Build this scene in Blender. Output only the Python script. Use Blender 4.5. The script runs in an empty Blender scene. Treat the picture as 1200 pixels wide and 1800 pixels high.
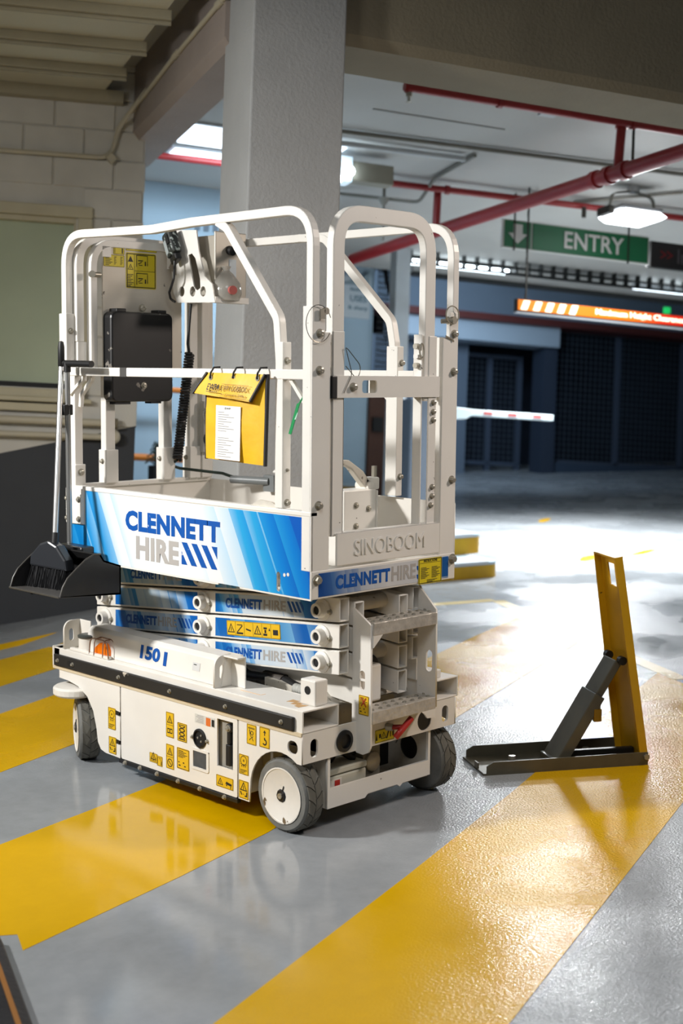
import bpy, bmesh, math, random
from mathutils import Matrix, Vector
random.seed(7)
SC = bpy.context.scene
COL = SC.collection

# ------------------------------------------------------------------ camera
# lift frame = world frame: x across the lift (to the right), y along it (away to the left), z up from the ramp floor
RW = ((0.7028735, -0.7112428, 0.0101280), (0.0660898, 0.0794758, 0.9946435), (-0.7082380, -0.6984392, 0.1028673))
def ortho(rows):
    x = Vector(rows[0]).normalized(); z = Vector(rows[2]); z = (z - x * z.dot(x)).normalized(); y = z.cross(x)
    return x, y, z
CX, CY, CZ = ortho(RW)
CAMLOC = Vector((-2.945, -3.069, 1.5))
cam = bpy.data.cameras.new('camera')
camo = bpy.data.objects.new('camera', cam); COL.objects.link(camo)
cam.sensor_fit = 'HORIZONTAL'; cam.sensor_width = 24.0; cam.lens = 48.0
cam.clip_start = 0.05; cam.clip_end = 200
camo.matrix_world = Matrix(((CX.x, CY.x, CZ.x, CAMLOC.x), (CX.y, CY.y, CZ.y, CAMLOC.y), (CX.z, CY.z, CZ.z, CAMLOC.z), (0, 0, 0, 1)))
cam.dof.use_dof = True; cam.dof.focus_distance = 4.75; cam.dof.aperture_fstop = 2.6
SC.camera = camo

# building frame: level storey above a ramped floor; p along the beam to the right, q away, h above the camera's height
K = 0.036; NK = math.hypot(1, K)
UPW = (CX * K + CY) / NK
RTW = (CX - CY * K) / NK
FWW = -CZ
def bmat(p, q, h, yaw=22.0):
    c, s = math.cos(math.radians(22)), math.sin(math.radians(22))
    B1 = RTW * c + FWW * s; B2 = -RTW * s + FWW * c
    o = CAMLOC + B1 * p + B2 * q + UPW * h
    c, s = math.cos(math.radians(yaw)), math.sin(math.radians(yaw))
    x = RTW * c + FWW * s; y = -RTW * s + FWW * c
    return Matrix(((x.x, y.x, UPW.x, o.x), (x.y, y.y, UPW.y, o.y), (x.z, y.z, UPW.z, o.z), (0, 0, 0, 1)))
B = bmat(0, 0, 0)

# ------------------------------------------------------------------ world, lights, exposure
wd = bpy.data.worlds.new('world'); SC.world = wd; wd.use_nodes = True
bg = wd.node_tree.nodes['Background']; bg.inputs[0].default_value = (0.62, 0.72, 0.82, 1); bg.inputs[1].default_value = 0.05
def area(name, loc, target, size, power, color, spread=180, sizey=None):
    l = bpy.data.lights.new(name, 'AREA'); l.energy = power; l.color = color; l.size = size
    if sizey: l.shape = 'RECTANGLE'; l.size_y = sizey
    l.spread = math.radians(spread)
    o = bpy.data.objects.new(name, l); COL.objects.link(o); o.location = loc
    o.rotation_euler = (Vector(target) - Vector(loc)).to_track_quat('-Z', 'Y').to_euler()
    return o
KEY = area('work_lamp_light', (-2.9, 1.9, 2.75), (0.0, 0.7, 0.95), 0.30, 59, (1.0, 0.985, 0.96), 100)
SIDE2 = area('ramp_lamp_light', (2.9, -1.9, 3.0), (0.4, 0.0, 0.8), 0.4, 25, (1.0, 0.86, 0.76), 100)
GLARE = area('added_glare_light', B @ Vector((6.6, 10.9, 2.35)), B @ Vector((6.35, 9.8, -0.6)), 0.5, 220, (0.93, 0.97, 1.0), 145)  # added area light for the floor glare, without a fixture
POOL = area('added_pool_light', B @ Vector((6.35, 10.1, 2.42)), B @ Vector((6.4, 10.25, -0.4)), 0.3, 98, (0.95, 0.98, 1.0), 95)  # added straight-down light for the bright patch of floor, without a fixture
ENTRY = area('entry_lamp_light', B @ Vector((5.91, 8.74, 2.28)), B @ Vector((5.6, 7.6, -0.8)), 0.35, 40, (0.95, 0.98, 1.0), 180)
FAR1 = area('far_bay_fill', B @ Vector((7.5, 15.2, 3.3)), B @ Vector((8.6, 17.6, 2.0)), 1.4, 90, (0.62, 0.80, 1.0), 140)  # added bluish fill for the far walls, no lamp stands here
FAR2 = area('back_hall_light', B @ Vector((2.9, 9.0, 2.5)), B @ Vector((2.9, 9.6, 0.8)), 0.5, 60, (0.70, 0.86, 1.0), 175)
FILL = area('front_bay_fill', (-2.0, -2.4, 3.7), (-1.2, -1.4, 0.0), 1.6, 37, (0.96, 0.98, 1.0), 130)  # added fill that brightens the near floor, no lamp modelled
LEFTB = area('left_bay_fill', (-3.2, 0.6, 3.0), (0.6, 3.6, 1.6), 1.0, 15, (1.0, 0.97, 0.92), 120)  # added fill to lift the left wall, no lamp modelled
SC.view_settings.view_transform = 'Standard'
try: SC.view_settings.look = 'None'
except Exception: pass
SC.view_settings.gamma = 1.0; SC.view_settings.use_curve_mapping = False
SC.view_settings.exposure = 0.0

# ------------------------------------------------------------------ materials
MATS = {}
def lin(c):
    return tuple(((v / 255) / 12.92 if v / 255 <= 0.04045 else ((v / 255 + 0.055) / 1.055) ** 2.4) for v in c)
def mat(name, rgb, rough=0.5, metal=0.0, var=0.0, vscale=6.0, bump=0.0, bscale=60.0, emit=None, estr=0.0, rvar=0.0, chips=None, chip_t=0.7, chip_s=30.0, spec=None, alpha=None, trans=0.0):
    if name in MATS: return MATS[name]
    m = bpy.data.materials.new(name); m.use_nodes = True; MATS[name] = m
    nt = m.node_tree; b = nt.nodes['Principled BSDF']
    col = lin(rgb)
    b.inputs['Base Color'].default_value = (*col, 1); b.inputs['Roughness'].default_value = rough; b.inputs['Metallic'].default_value = metal
    if spec is not None: b.inputs['Specular IOR Level'].default_value = spec
    if trans: b.inputs['Transmission Weight'].default_value = trans
    if alpha is not None: b.inputs['Alpha'].default_value = alpha
    tc = None
    def coords():
        nonlocal tc
        if tc is None: tc = nt.nodes.new('ShaderNodeTexCoord')
        return tc.outputs['Object']
    def noise(scale, detail=4):
        n = nt.nodes.new('ShaderNodeTexNoise'); n.inputs['Scale'].default_value = scale; n.inputs['Detail'].default_value = detail
        nt.links.new(coords(), n.inputs['Vector']); return n
    last = None
    if var:
        n = noise(vscale); r = nt.nodes.new('ShaderNodeMapRange'); r.inputs[1].default_value = 0.3; r.inputs[2].default_value = 0.7
        r.inputs[3].default_value = 1 - var; r.inputs[4].default_value = 1 + var
        nt.links.new(n.outputs['Fac'], r.inputs[0])
        mx = nt.nodes.new('ShaderNodeVectorMath'); mx.operation = 'SCALE'; mx.inputs[0].default_value = col
        nt.links.new(r.outputs[0], mx.inputs['Scale']); last = mx.outputs[0]
    if chips:
        n = noise(chip_s, 6); r = nt.nodes.new('ShaderNodeMapRange'); r.inputs[1].default_value = chip_t; r.inputs[2].default_value = chip_t + 0.02
        nt.links.new(n.outputs['Fac'], r.inputs[0])
        mx = nt.nodes.new('ShaderNodeMix'); mx.data_type = 'RGBA'
        nt.links.new(r.outputs[0], mx.inputs['Factor'])
        if last: nt.links.new(last, mx.inputs['A'])
        else: mx.inputs['A'].default_value = (*col, 1)
        mx.inputs['B'].default_value = (*lin(chips), 1); last = mx.outputs['Result']
    if last: nt.links.new(last, b.inputs['Base Color'])
    if rvar:
        n = noise(vscale * 0.7); r = nt.nodes.new('ShaderNodeMapRange'); r.inputs[1].default_value = 0.35; r.inputs[2].default_value = 0.65
        r.inputs[3].default_value = max(0.02, rough - rvar); r.inputs[4].default_value = rough + rvar
        nt.links.new(n.outputs['Fac'], r.inputs[0]); nt.links.new(r.outputs[0], b.inputs['Roughness'])
    if bump:
        n = noise(bscale, 3); bp = nt.nodes.new('ShaderNodeBump'); bp.inputs['Strength'].default_value = bump; bp.inputs['Distance'].default_value = 0.01
        nt.links.new(n.outputs['Fac'], bp.inputs['Height']); nt.links.new(bp.outputs['Normal'], b.inputs['Normal'])
    if emit:
        b.inputs['Emission Color'].default_value = (*lin(emit), 1); b.inputs['Emission Strength'].default_value = estr
    return m
WHITE = mat('lift_white_paint', (226, 222, 214), 0.42, var=0.04, vscale=5, chips=(70, 62, 55), chip_t=0.735, chip_s=38)
RAIL = mat('rail_white_paint', (228, 225, 218), 0.38, var=0.03, vscale=7, chips=(60, 52, 48), chip_t=0.74, chip_s=55)
BLACK = mat('black_plastic', (22, 22, 23), 0.45, var=0.2, vscale=9)
SCUFF = mat('scuffed_black_plastic', (20, 20, 21), 0.4, var=0.2, chips=(120, 115, 108), chip_t=0.655, chip_s=17)
RUBBER = mat('tyre_rubber', (112, 112, 108), 0.75, var=0.15, vscale=20, bump=0.15, bscale=90)
TREAD = mat('tread_rubber', (92, 90, 82), 0.8, var=0.12, vscale=20)
RIM = mat('rim_paint', (226, 222, 214), 0.45, var=0.06, vscale=10, chips=(110, 92, 66), chip_t=0.66, chip_s=18)
STEEL = mat('zinc_steel', (168, 163, 150), 0.35, 0.55)
DARKST = mat('dark_steel', (62, 60, 56), 0.45, 0.7, var=0.2)
ALU = mat('aluminium_pole', (190, 190, 188), 0.3, 0.85)
YEL = mat('sticker_yellow', (222, 178, 20), 0.5, var=0.05)
YEL2 = mat('manual_sticker_yellow', (216, 196, 28), 0.5, var=0.06)
INK = mat('sticker_ink', (28, 26, 22), 0.6)
BLUE = mat('lettering_blue', (0, 78, 160), 0.45, chips=(200, 205, 210), chip_t=0.70, chip_s=60)
GREY = mat('lettering_grey', (168, 164, 160), 0.5)
GRIME = mat('dirty_white_paint', (196, 190, 178), 0.6, var=0.12, vscale=14, chips=(120, 112, 100), chip_t=0.66, chip_s=40)
DARK = mat('dark_recess', (16, 16, 17), 0.6)
ORANGE = mat('amber_lens', (235, 120, 10), 0.2, trans=0.2, emit=(235, 110, 5), estr=0.12)
RED = mat('red_knob', (172, 40, 34), 0.4)
PANELGREY = mat('grey_print_panel', (86, 88, 90), 0.5, var=0.2, vscale=60)

# ------------------------------------------------------------------ geometry helpers
class G:
    def __init__(s): s.v = []; s.f = []
    def box(s, x0, x1, y0, y1, z0, z1):
        n = len(s.v)
        s.v += [(x0, y0, z0), (x1, y0, z0), (x1, y1, z0), (x0, y1, z0), (x0, y0, z1), (x1, y0, z1), (x1, y1, z1), (x0, y1, z1)]
        s.f += [tuple(n + i for i in q) for q in ((0, 3, 2, 1), (4, 5, 6, 7), (0, 1, 5, 4), (1, 2, 6, 5), (2, 3, 7, 6), (3, 0, 4, 7))]
        return s
    def obox(s, M, x0, x1, y0, y1, z0, z1):
        g = G().box(x0, x1, y0, y1, z0, z1); return s.add(g, M)
    def add(s, g, M=None):
        n = len(s.v)
        s.v += [tuple(M @ Vector(p)) if M else p for p in g.v]; s.f += [tuple(n + i for i in q) for q in g.f]; return s
    def sweep(s, path, w, h, up=(0, 0, 1), n=None, cap=True):
        """rectangular (or n-gon, w=radius) section along a path"""
        P = [Vector(p) for p in path]; m = len(P); rings = []
        T0 = (P[1] - P[0]).normalized(); u = Vector(up); u = (u - T0 * u.dot(T0))
        if u.length < 1e-6: u = T0.orthogonal()
        u.normalize(); prevT = T0
        for i in range(m):
            if i == 0: T = T0
            elif i == m - 1: T = (P[i] - P[i - 1]).normalized()
            else: T = ((P[i] - P[i - 1]).normalized() + (P[i + 1] - P[i]).normalized()).normalized()
            q = prevT.rotation_difference(T); u = q @ u; u = (u - T * u.dot(T)).normalized(); prevT = T
            r = T.cross(u)
            if 0 < i < m - 1:
                a = (P[i] - P[i - 1]).normalized(); c = max(0.5, T.dot(a)); k = 1 / c
            else: k = 1
            if n: ring = [P[i] + (u * math.cos(2 * math.pi * j / n) + r * math.sin(2 * math.pi * j / n)) * w for j in range(n)]
            else: ring = [P[i] + r * (sx * w / 2) + u * (sy * h / 2) for sx, sy in ((-1, -1), (1, -1), (1, 1), (-1, 1))]
            rings.append(ring)
        N = n or 4; b = len(s.v)
        for ring in rings: s.v += [tuple(p) for p in ring]
        for i in range(m - 1):
            for j in range(N):
                k = (j + 1) % N
                s.f.append((b + i * N + j, b + i * N + k, b + (i + 1) * N + k, b + (i + 1) * N + j))
        if cap:
            s.f.append(tuple(b + j for j in reversed(range(N)))); s.f.append(tuple(b + (m - 1) * N + j for j in range(N)))
        return s
    def tube(s, path, r, n=10): return s.sweep(path, r, r, n=n)
    def cyl(s, p0, p1, r, n=16): return s.sweep([p0, p1], r, r, n=n)
    def lathe(s, prof, M=None, n=32):
        """prof: list (r, z) around local z"""
        b = len(s.v); m = len(prof)
        for r, z in prof:
            for j in range(n):
                p = Vector((r * math.cos(2 * math.pi * j / n), r * math.sin(2 * math.pi * j / n), z))
                s.v.append(tuple(M @ p) if M else tuple(p))
        for i in range(m - 1):
            for j in range(n):
                k = (j + 1) % n
                s.f.append((b + i * n + j, b + i * n + k, b + (i + 1) * n + k, b + (i + 1) * n + j))
        if prof[0][0] > 1e-6: s.f.append(tuple(b + j for j in reversed(range(n))))
        if prof[-1][0] > 1e-6: s.f.append(tuple(b + (m - 1) * n + j for j in range(n)))
        return s
    def prism(s, pts, M, t):
        """polygon in local xy extruded 0..t along local z"""
        b = len(s.v); m = len(pts)
        for z in (0, t):
            for x, y in pts: s.v.append(tuple(M @ Vector((x, y, z))))
        s.f.append(tuple(b + i for i in reversed(range(m)))); s.f.append(tuple(b + m + i for i in range(m)))
        for i in range(m):
            j = (i + 1) % m; s.f.append((b + i, b + j, b + m + j, b + m + i))
        return s
    def mesh(s, name):
        me = bpy.data.meshes.new(name); me.from_pydata(s.v, [], s.f); me.validate()
        bm = bmesh.new(); bm.from_mesh(me); bmesh.ops.recalc_face_normals(bm, faces=bm.faces); bm.to_mesh(me); bm.free()
        return me
def link(name, me, material, parent=None, M=None, bevel=0, smooth=False, label=None, seg=2):
    o = bpy.data.objects.new(name, me); COL.objects.link(o)
    if material is not None:
        me.materials.clear(); me.materials.append(material)
    if parent is not None: o.parent = parent
    if M is not None: o.matrix_local = M
    if bevel:
        b = o.modifiers.new('bevel', 'BEVEL'); b.width = bevel; b.segments = seg; b.limit_method = 'ANGLE'; b.angle_limit = math.radians(40)
    if smooth:
        for p in me.polygons: p.use_smooth = True
        try: me.set_sharp_from_angle(angle=math.radians(40))
        except Exception: pass
    if label: o['label'] = label
    return o
def part(name, g, material, parent=None, bevel=0, smooth=False, label=None, M=None):
    return link(name, g.mesh(name), material, parent, M, bevel, smooth, label)
def tag(o, label, cat=None, group=None, kind=None):
    o['label'] = label
    if cat: o['category'] = cat
    if group: o['group'] = group
    if kind: o['kind'] = kind
    return o
def root(name, label, cat, M=None, group=None):
    o = bpy.data.objects.new(name, None); COL.objects.link(o); o.empty_display_size = 0.1
    if M is not None: o.matrix_world = M
    return tag(o, label, cat, group)
# flat shapes with holes, through a filled 2D curve
def shape(loops, t, name='plate'):
    cu = bpy.data.curves.new(name, 'CURVE'); cu.dimensions = '2D'; cu.fill_mode = 'BOTH'; cu.extrude = t / 2
    for lp in loops:
        sp = cu.splines.new('POLY'); sp.points.add(len(lp) - 1); sp.use_cyclic_u = True
        for p, q in zip(sp.points, lp): p.co = (q[0], q[1], 0, 1)
    o = bpy.data.objects.new(name, cu); me = bpy.data.meshes.new_from_object(o); bpy.data.objects.remove(o); bpy.data.curves.remove(cu)
    me.name = name
    return me
def area2(lp): return abs(sum(lp[i][0] * lp[(i + 1) % len(lp)][1] - lp[(i + 1) % len(lp)][0] * lp[i][1] for i in range(len(lp)))) / 2
def shapes(loops, t, name):
    """many separate marks in one print: a loop lying inside the one before it is its hole"""
    groups = []
    for lp in loops:
        if groups and len(groups[-1]) == 1:
            o = groups[-1][0]; xs_ = [p[0] for p in o]; ys_ = [p[1] for p in o]
            if all(min(xs_) < x < max(xs_) and min(ys_) < y < max(ys_) for x, y in lp) and area2(lp) > 0.2 * area2(o): groups[-1].append(lp); continue
        groups.append([lp])
    bm = bmesh.new()
    for g_ in groups:
        me = shape(g_, t, name); bm.from_mesh(me); bpy.data.meshes.remove(me)
    me = bpy.data.meshes.new(name); bm.to_mesh(me); bm.free(); return me
def text_mesh(s, w, h, t=0.0008, bold=0.02, x0=0.0, y0=0.0, align='L', shear=0.0, space=1.0):
    cu = bpy.data.curves.new('lettering', 'FONT'); cu.body = s; cu.size = 1.0; cu.extrude = 0.01; cu.offset = bold; cu.shear = shear; cu.resolution_u = 3; cu.space_character = space
    o = bpy.data.objects.new('lettering', cu); me = bpy.data.meshes.new_from_object(o); bpy.data.objects.remove(o); bpy.data.curves.remove(cu)
    xs = [v.co.x for v in me.vertices]; ys = [v.co.y for v in me.vertices]
    ax, bx, ay, by = min(xs), max(xs), min(ys), max(ys)
    for v in me.vertices:
        v.co.x = (v.co.x - ax) / (bx - ax) * w + x0
        v.co.y = (v.co.y - ay) / (by - ay) * h + y0
        v.co.z = (v.co.z / 0.01 + 1) / 2 * t
    return me
def circ(cx, cy, r, n=20): return [(cx + r * math.cos(2 * math.pi * i / n), cy + r * math.sin(2 * math.pi * i / n)) for i in range(n)]
def rect(x0, y0, x1, y1): return [(x0, y0), (x1, y0), (x1, y1), (x0, y1)]
def rrect(x0, y0, x1, y1, r, n=5):
    o = []
    for cx, cy, a in ((x1 - r, y0 + r, -90), (x1 - r, y1 - r, 0), (x0 + r, y1 - r, 90), (x0 + r, y0 + r, 180)):
        for i in range(n + 1):
            th = math.radians(a + 90 * i / n); o.append((cx + r * math.cos(th), cy + r * math.sin(th)))
    return o
def line2(x0, y0, x1, y1, w):
    d = Vector((x1 - x0, y1 - y0)).normalized() * (w / 2); n = (-d.y, d.x)
    return [(x0 + n[0], y0 + n[1]), (x0 - n[0], y0 - n[1]), (x1 - n[0], y1 - n[1]), (x1 + n[0], y1 + n[1])]
def SIDE(y, z, x=0.0):      # local x to the viewer's right (-y), local y up, local z out (-x)
    return Matrix(((0, 0, -1, x), (-1, 0, 0, y), (0, 1, 0, z), (0, 0, 0, 1)))
def FRONT(x, z, y=0.0):     # local x right (+x), local y up, local z out (-y)
    return Matrix(((1, 0, 0, x), (0, 0, -1, y), (0, 1, 0, z), (0, 0, 0, 1)))
def plate(name, loops, t, M, material, parent, bevel=0, label=None):
    me = shape(loops, t, name); return link(name, me, material, parent, M, bevel, label=label)
def arc(c, r, a0, a1, n=10): return [(c[0] + r * math.cos(math.radians(a0 + (a1 - a0) * i / n)), c[1] + r * math.sin(math.radians(a0 + (a1 - a0) * i / n))) for i in range(n + 1)]
def bend(pts, r, n=7):
    """polyline with its inner corners rounded by radius r"""
    P = [Vector(p) for p in pts]; out = [P[0]]
    for i in range(1, len(P) - 1):
        a = (P[i - 1] - P[i]); b = (P[i + 1] - P[i]); la, lb = a.length, b.length; a.normalize(); b.normalize()
        ang = a.angle(b); d = min(r / math.tan(ang / 2), la * 0.49, lb * 0.49)
        p0 = P[i] + a * d; p1 = P[i] + b * d
        for k in range(n + 1):
            t = k / n
            out.append((1 - t) ** 2 * p0 + 2 * t * (1 - t) * P[i] * 1.0 + t * t * p1 if True else p0)
    out.append(P[-1]); return out

# ================================================================== SETTING
def setting(o, label=None):
    o['kind'] = 'structure'
    if label: o['label'] = label
    return o
def floor_mat(name, rgb, wear, spec=0.5):
    m = bpy.data.materials.new(name); m.use_nodes = True; nt = m.node_tree; b = nt.nodes['Principled BSDF']
    tc = nt.nodes.new('ShaderNodeTexCoord')
    def noise(sc, det, rough=0.55, dist=0.0):
        n = nt.nodes.new('ShaderNodeTexNoise'); n.inputs['Scale'].default_value = sc; n.inputs['Detail'].default_value = det; n.inputs['Roughness'].default_value = rough; n.inputs['Distortion'].default_value = dist
        nt.links.new(tc.outputs['Object'], n.inputs['Vector']); return n.outputs['Fac']
    def rng(src, a, b_, c, d):
        r = nt.nodes.new('ShaderNodeMapRange'); r.inputs[1].default_value = a; r.inputs[2].default_value = b_; r.inputs[3].default_value = c; r.inputs[4].default_value = d
        nt.links.new(src, r.inputs[0]); return r.outputs[0]
    big = noise(1.6, 5, 0.6, 0.4); fine = noise(14, 6, 0.7)
    v1 = rng(big, 0.3, 0.7, 1 - wear, 1 + wear); v2 = rng(fine, 0.3, 0.7, 1 - wear * 0.5, 1 + wear * 0.5)
    mu = nt.nodes.new('ShaderNodeMath'); mu.operation = 'MULTIPLY'; nt.links.new(v1, mu.inputs[0]); nt.links.new(v2, mu.inputs[1])
    vm = nt.nodes.new('ShaderNodeVectorMath'); vm.operation = 'SCALE'; vm.inputs[0].default_value = lin(rgb); nt.links.new(mu.outputs[0], vm.inputs['Scale'])
    nt.links.new(vm.outputs[0], b.inputs['Base Color'])
    wet = noise(1.3, 3, 0.5, 0.0)                      # patches of standing damp are smoother than the dry paint
    rg = rng(wet, 0.38, 0.62, 0.17, 0.36)
    # a smooth wet film lies in front of the lift's near side
    gd = nt.nodes.new('ShaderNodeVectorMath'); gd.operation = 'DISTANCE'; gd.inputs[1].default_value = (-0.75, 0.25, 0.0); nt.links.new(tc.outputs['Object'], gd.inputs[0])
    film = rng(gd.outputs['Value'], 0.75, 1.5, 0.0, 1.0); film.node.interpolation_type = 'SMOOTHSTEP'
    mr_ = nt.nodes.new('ShaderNodeMix'); mr_.data_type = 'FLOAT'; nt.links.new(film, mr_.inputs[0]); mr_.inputs[2].default_value = 0.10; nt.links.new(rg, mr_.inputs[3]); nt.links.new(mr_.outputs[0], b.inputs['Roughness'])
    b.inputs['Specular IOR Level'].default_value = spec
    pit = noise(120, 2, 0.6); dry0 = rng(wet, 0.38, 0.62, 0.5, 1.0); dm = nt.nodes.new('ShaderNodeMath'); dm.operation = 'MULTIPLY'; nt.links.new(dry0, dm.inputs[0]); nt.links.new(rng(gd.outputs['Value'], 0.9, 1.7, 0.06, 1.0), dm.inputs[1]); dry = dm.outputs[0]
    bp = nt.nodes.new('ShaderNodeBump'); bp.inputs['Distance'].default_value = 0.004; nt.links.new(dry, bp.inputs['Strength']); nt.links.new(pit, bp.inputs['Height'])
    nt.links.new(bp.outputs['Normal'], b.inputs['Normal'])
    return m
FLOORM = floor_mat('painted_concrete', (146, 150, 153), 0.13, 0.42)
STRIPEM = floor_mat('yellow_floor_paint', (208, 162, 0), 0.06, 0.28)
LINEM = floor_mat('pale_line_paint', (214, 190, 130), 0.1)

# floor: a ramp, kept flat around the lift, with the small rise against the block wall
Binv = B.inverted()
WS = Vector((-1.975, 7.9)); WC = Vector((math.cos(math.radians(10)), math.sin(math.radians(10)))); WN = Vector((-WC.y, WC.x))
def level(x, y, z=0.0):      # level-frame coordinates (right, depth) of a floor point
    d = Vector((x, y, z)) - CAMLOC
    return Vector((d.dot(RTW), d.dot(FWW)))
def floor_z(x, y):
    l = level(x, y) - WS; s = l.dot(WC); q = -l.dot(WN)
    k = max(0.0, min(1.0, 1 - q / 0.9)); k = k * k * (3 - 2 * k)
    r = max(0.0, min(0.14, 0.01 + 0.15 * s))
    far = max(0.0, min(1.0, (s - 1.1) / 0.6)); 
    return r * k * (1 - far)
fg = G(); NX, NY = 110, 110; X0, X1, Y0, Y1 = -7.0, 30.0, -7.0, 26.0
def fx(i): t = i / NX; return X0 + (X1 - X0) * t
xs = [X0 + 0.25 * i for i in range(int((9 - X0) / 0.25) + 1)] + [10, 12, 15, 18, 22, 26, 30]
ys = [Y0 + 0.25 * i for i in range(int((9 - Y0) / 0.25) + 1)] + [10, 12, 15, 18, 22, 26]
for y in ys:
    for x in xs: fg.v.append((x, y, floor_z(x, y)))
nx = len(xs)
for j in range(len(ys) - 1):
    for i in range(nx - 1):
        a = j * nx + i; fg.f.append((a, a + 1, a + nx + 1, a + nx))
floor = setting(part('floor', fg, FLOORM), 'damp grey painted concrete ramp floor')
def stripe(pts, name='painted_stripe', m=None, z=0.0012, label=None):
    g = G(); n = len(pts)
    g.v = [(x, y, -0.004) for x, y in pts] + [(x, y, z + floor_z(x, y)) for x, y in pts]
    g.f = [tuple(range(n, 2 * n))] + [(i, (i + 1) % n, n + (i + 1) % n, n + i) for i in range(n)]
    return part(name, g, m or STRIPEM, floor, label=label)
sl = 0.333
stripe([(-1.60, -0.955), (-1.002, -0.756), (0.0, -0.447), (0.872, -0.165), (1.609, 0.088), (3.0, 0.545), (2.62, -0.18), (1.241, -0.645), (-0.512, -1.232), (-1.2, -1.46)], label='broad yellow stripe running under the folding post')
stripe([(-1.098, -0.107), (-0.482, 0.018), (-0.029, 0.128), (0.75, 0.385), (1.656, 0.695), (3.36, 1.272), (3.72, 1.98), (3.04, 1.77), (1.6, 1.30), (0.015, 0.79), (-0.337, 0.708), (-0.718, 0.626), (-1.6, 0.33), (-1.6, -0.02), (-1.091, 0.015), (-1.054, -0.01)], label='broad yellow stripe passing beneath the lift')
stripe([(-1.6, 0.88), (-0.303, 1.306), (-0.034, 1.393), (1.4, 1.86), (2.3, 2.16), (1.9, 2.62), (0.54, 2.19), (0.16, 2.066), (-1.6, 1.48)], label='yellow stripe behind the rear wheel')
stripe([(-1.6, 1.86), (0.434, 2.515), (0.852, 2.669), (1.9, 2.95), (2.2, 3.2), (1.111, 3.101), (0.752, 3.037), (-1.6, 2.3)], label='yellow stripe nearest the dark block wall')
stripe([(0.0, 3.13), (0.86, 3.225), (2.6, 3.37), (2.6, 3.42), (0.88, 3.285), (0.0, 3.19)], 'border_line', label='thin yellow border line near the wall')
stripe([(3.0, 0.36), (4.17, 2.43), (4.09, 2.475), (2.92, 0.405)], 'border_line', LINEM, 0.0016, label='thin pale border line closing the stripes')
stripe([(3.5, 2.66), (4.11, 2.44), (4.14, 2.52), (3.53, 2.74)], 'border_line', LINEM, 0.0016)
for (x, y, a, L, w) in ((6.35, 3.25, 20, 0.5, 0.16), (7.0, 3.15, 12, 0.6, 0.10), (6.2, 1.75, 15, 0.5, 0.12), (8.4, 5.2, 25, 0.5, 0.12), (8.3, 3.3, 10, 0.6, 0.1)):
    c, s = math.cos(math.radians(a)), math.sin(math.radians(a)); q = []
    for k in range(9):
        t = 2 * math.pi * k / 9; rr = 0.75 + 0.25 * random.random()
        px, py = math.cos(t) * L / 2 * rr, math.sin(t) * w / 2 * rr; q.append((x + px * c - py * s, y + px * s + py * c))
    stripe(q, 'worn_paint_patch')

# ---- left block wall
def wall_paint():
    m = bpy.data.materials.new('block_wall_paint'); m.use_nodes = True; nt = m.node_tree; b = nt.nodes['Principled BSDF']
    tc = nt.nodes.new('ShaderNodeTexCoord'); geo = nt.nodes.new('ShaderNodeVectorMath'); geo.operation = 'ADD'
    at = nt.nodes.new('ShaderNodeAttribute'); at.attribute_type = 'OBJECT'; at.attribute_name = 'spot'
    nt.links.new(tc.outputs['Object'], geo.inputs[0]); nt.links.new(at.outputs['Vector'], geo.inputs[1])
    sx = nt.nodes.new('ShaderNodeSeparateXYZ'); nt.links.new(geo.outputs[0], sx.inputs[0])
    # the dark dado paint follows the ramp: height 0.27 + 0.25 s
    ml = nt.nodes.new('ShaderNodeMath'); ml.operation = 'MULTIPLY_ADD'; ml.inputs[1].default_value = -0.25; nt.links.new(sx.outputs[0], ml.inputs[0]); nt.links.new(sx.outputs[2], ml.inputs[2])
    gt = nt.nodes.new('ShaderNodeMath'); gt.operation = 'GREATER_THAN'; gt.inputs[1].default_value = 0.272; nt.links.new(ml.outputs[0], gt.inputs[0])
    n = nt.nodes.new('ShaderNodeTexNoise'); n.inputs['Scale'].default_value = 5; nt.links.new(geo.outputs[0], n.inputs['Vector'])
    r = nt.nodes.new('ShaderNodeMapRange'); r.inputs[3].default_value = 0.85; r.inputs[4].default_value = 1.15; nt.links.new(n.outputs['Fac'], r.inputs[0])
    mx = nt.nodes.new('ShaderNodeMix'); mx.data_type = 'RGBA'; nt.links.new(gt.outputs[0], mx.inputs['Factor'])
    mx.inputs['A'].default_value = (*lin((52, 55, 60)), 1); mx.inputs['B'].default_value = (*lin((208, 205, 196)), 1)
    vm = nt.nodes.new('ShaderNodeVectorMath'); vm.operation = 'SCALE'; nt.links.new(mx.outputs['Result'], vm.inputs[0]); nt.links.new(r.outputs[0], vm.inputs['Scale'])
    nt.links.new(vm.outputs[0], b.inputs['Base Color']); b.inputs['Roughness'].default_value = 0.6
    bp = nt.nodes.new('ShaderNodeBump'); bp.inputs['Strength'].default_value = 0.25; bp.inputs['Distance'].default_value = 0.004
    n2 = nt.nodes.new('ShaderNodeTexNoise'); n2.inputs['Scale'].default_value = 90; nt.links.new(geo.outputs[0], n2.inputs['Vector']); nt.links.new(n2.outputs['Fac'], bp.inputs['Height']); nt.links.new(bp.outputs['Normal'], b.inputs['Normal'])
    return m
WALLM = wall_paint()
o = CAMLOC + RTW * WS.x + FWW * WS.y
wx = RTW * WC.x + FWW * WC.y; wy = -RTW * WC.y + FWW * WC.x
WALL = Matrix(((wx.x, wy.x, UPW.x, o.x), (wx.y, wy.y, UPW.y, o.y), (wx.z, wy.z, UPW.z, o.z), (0, 0, 0, 1)))
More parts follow.
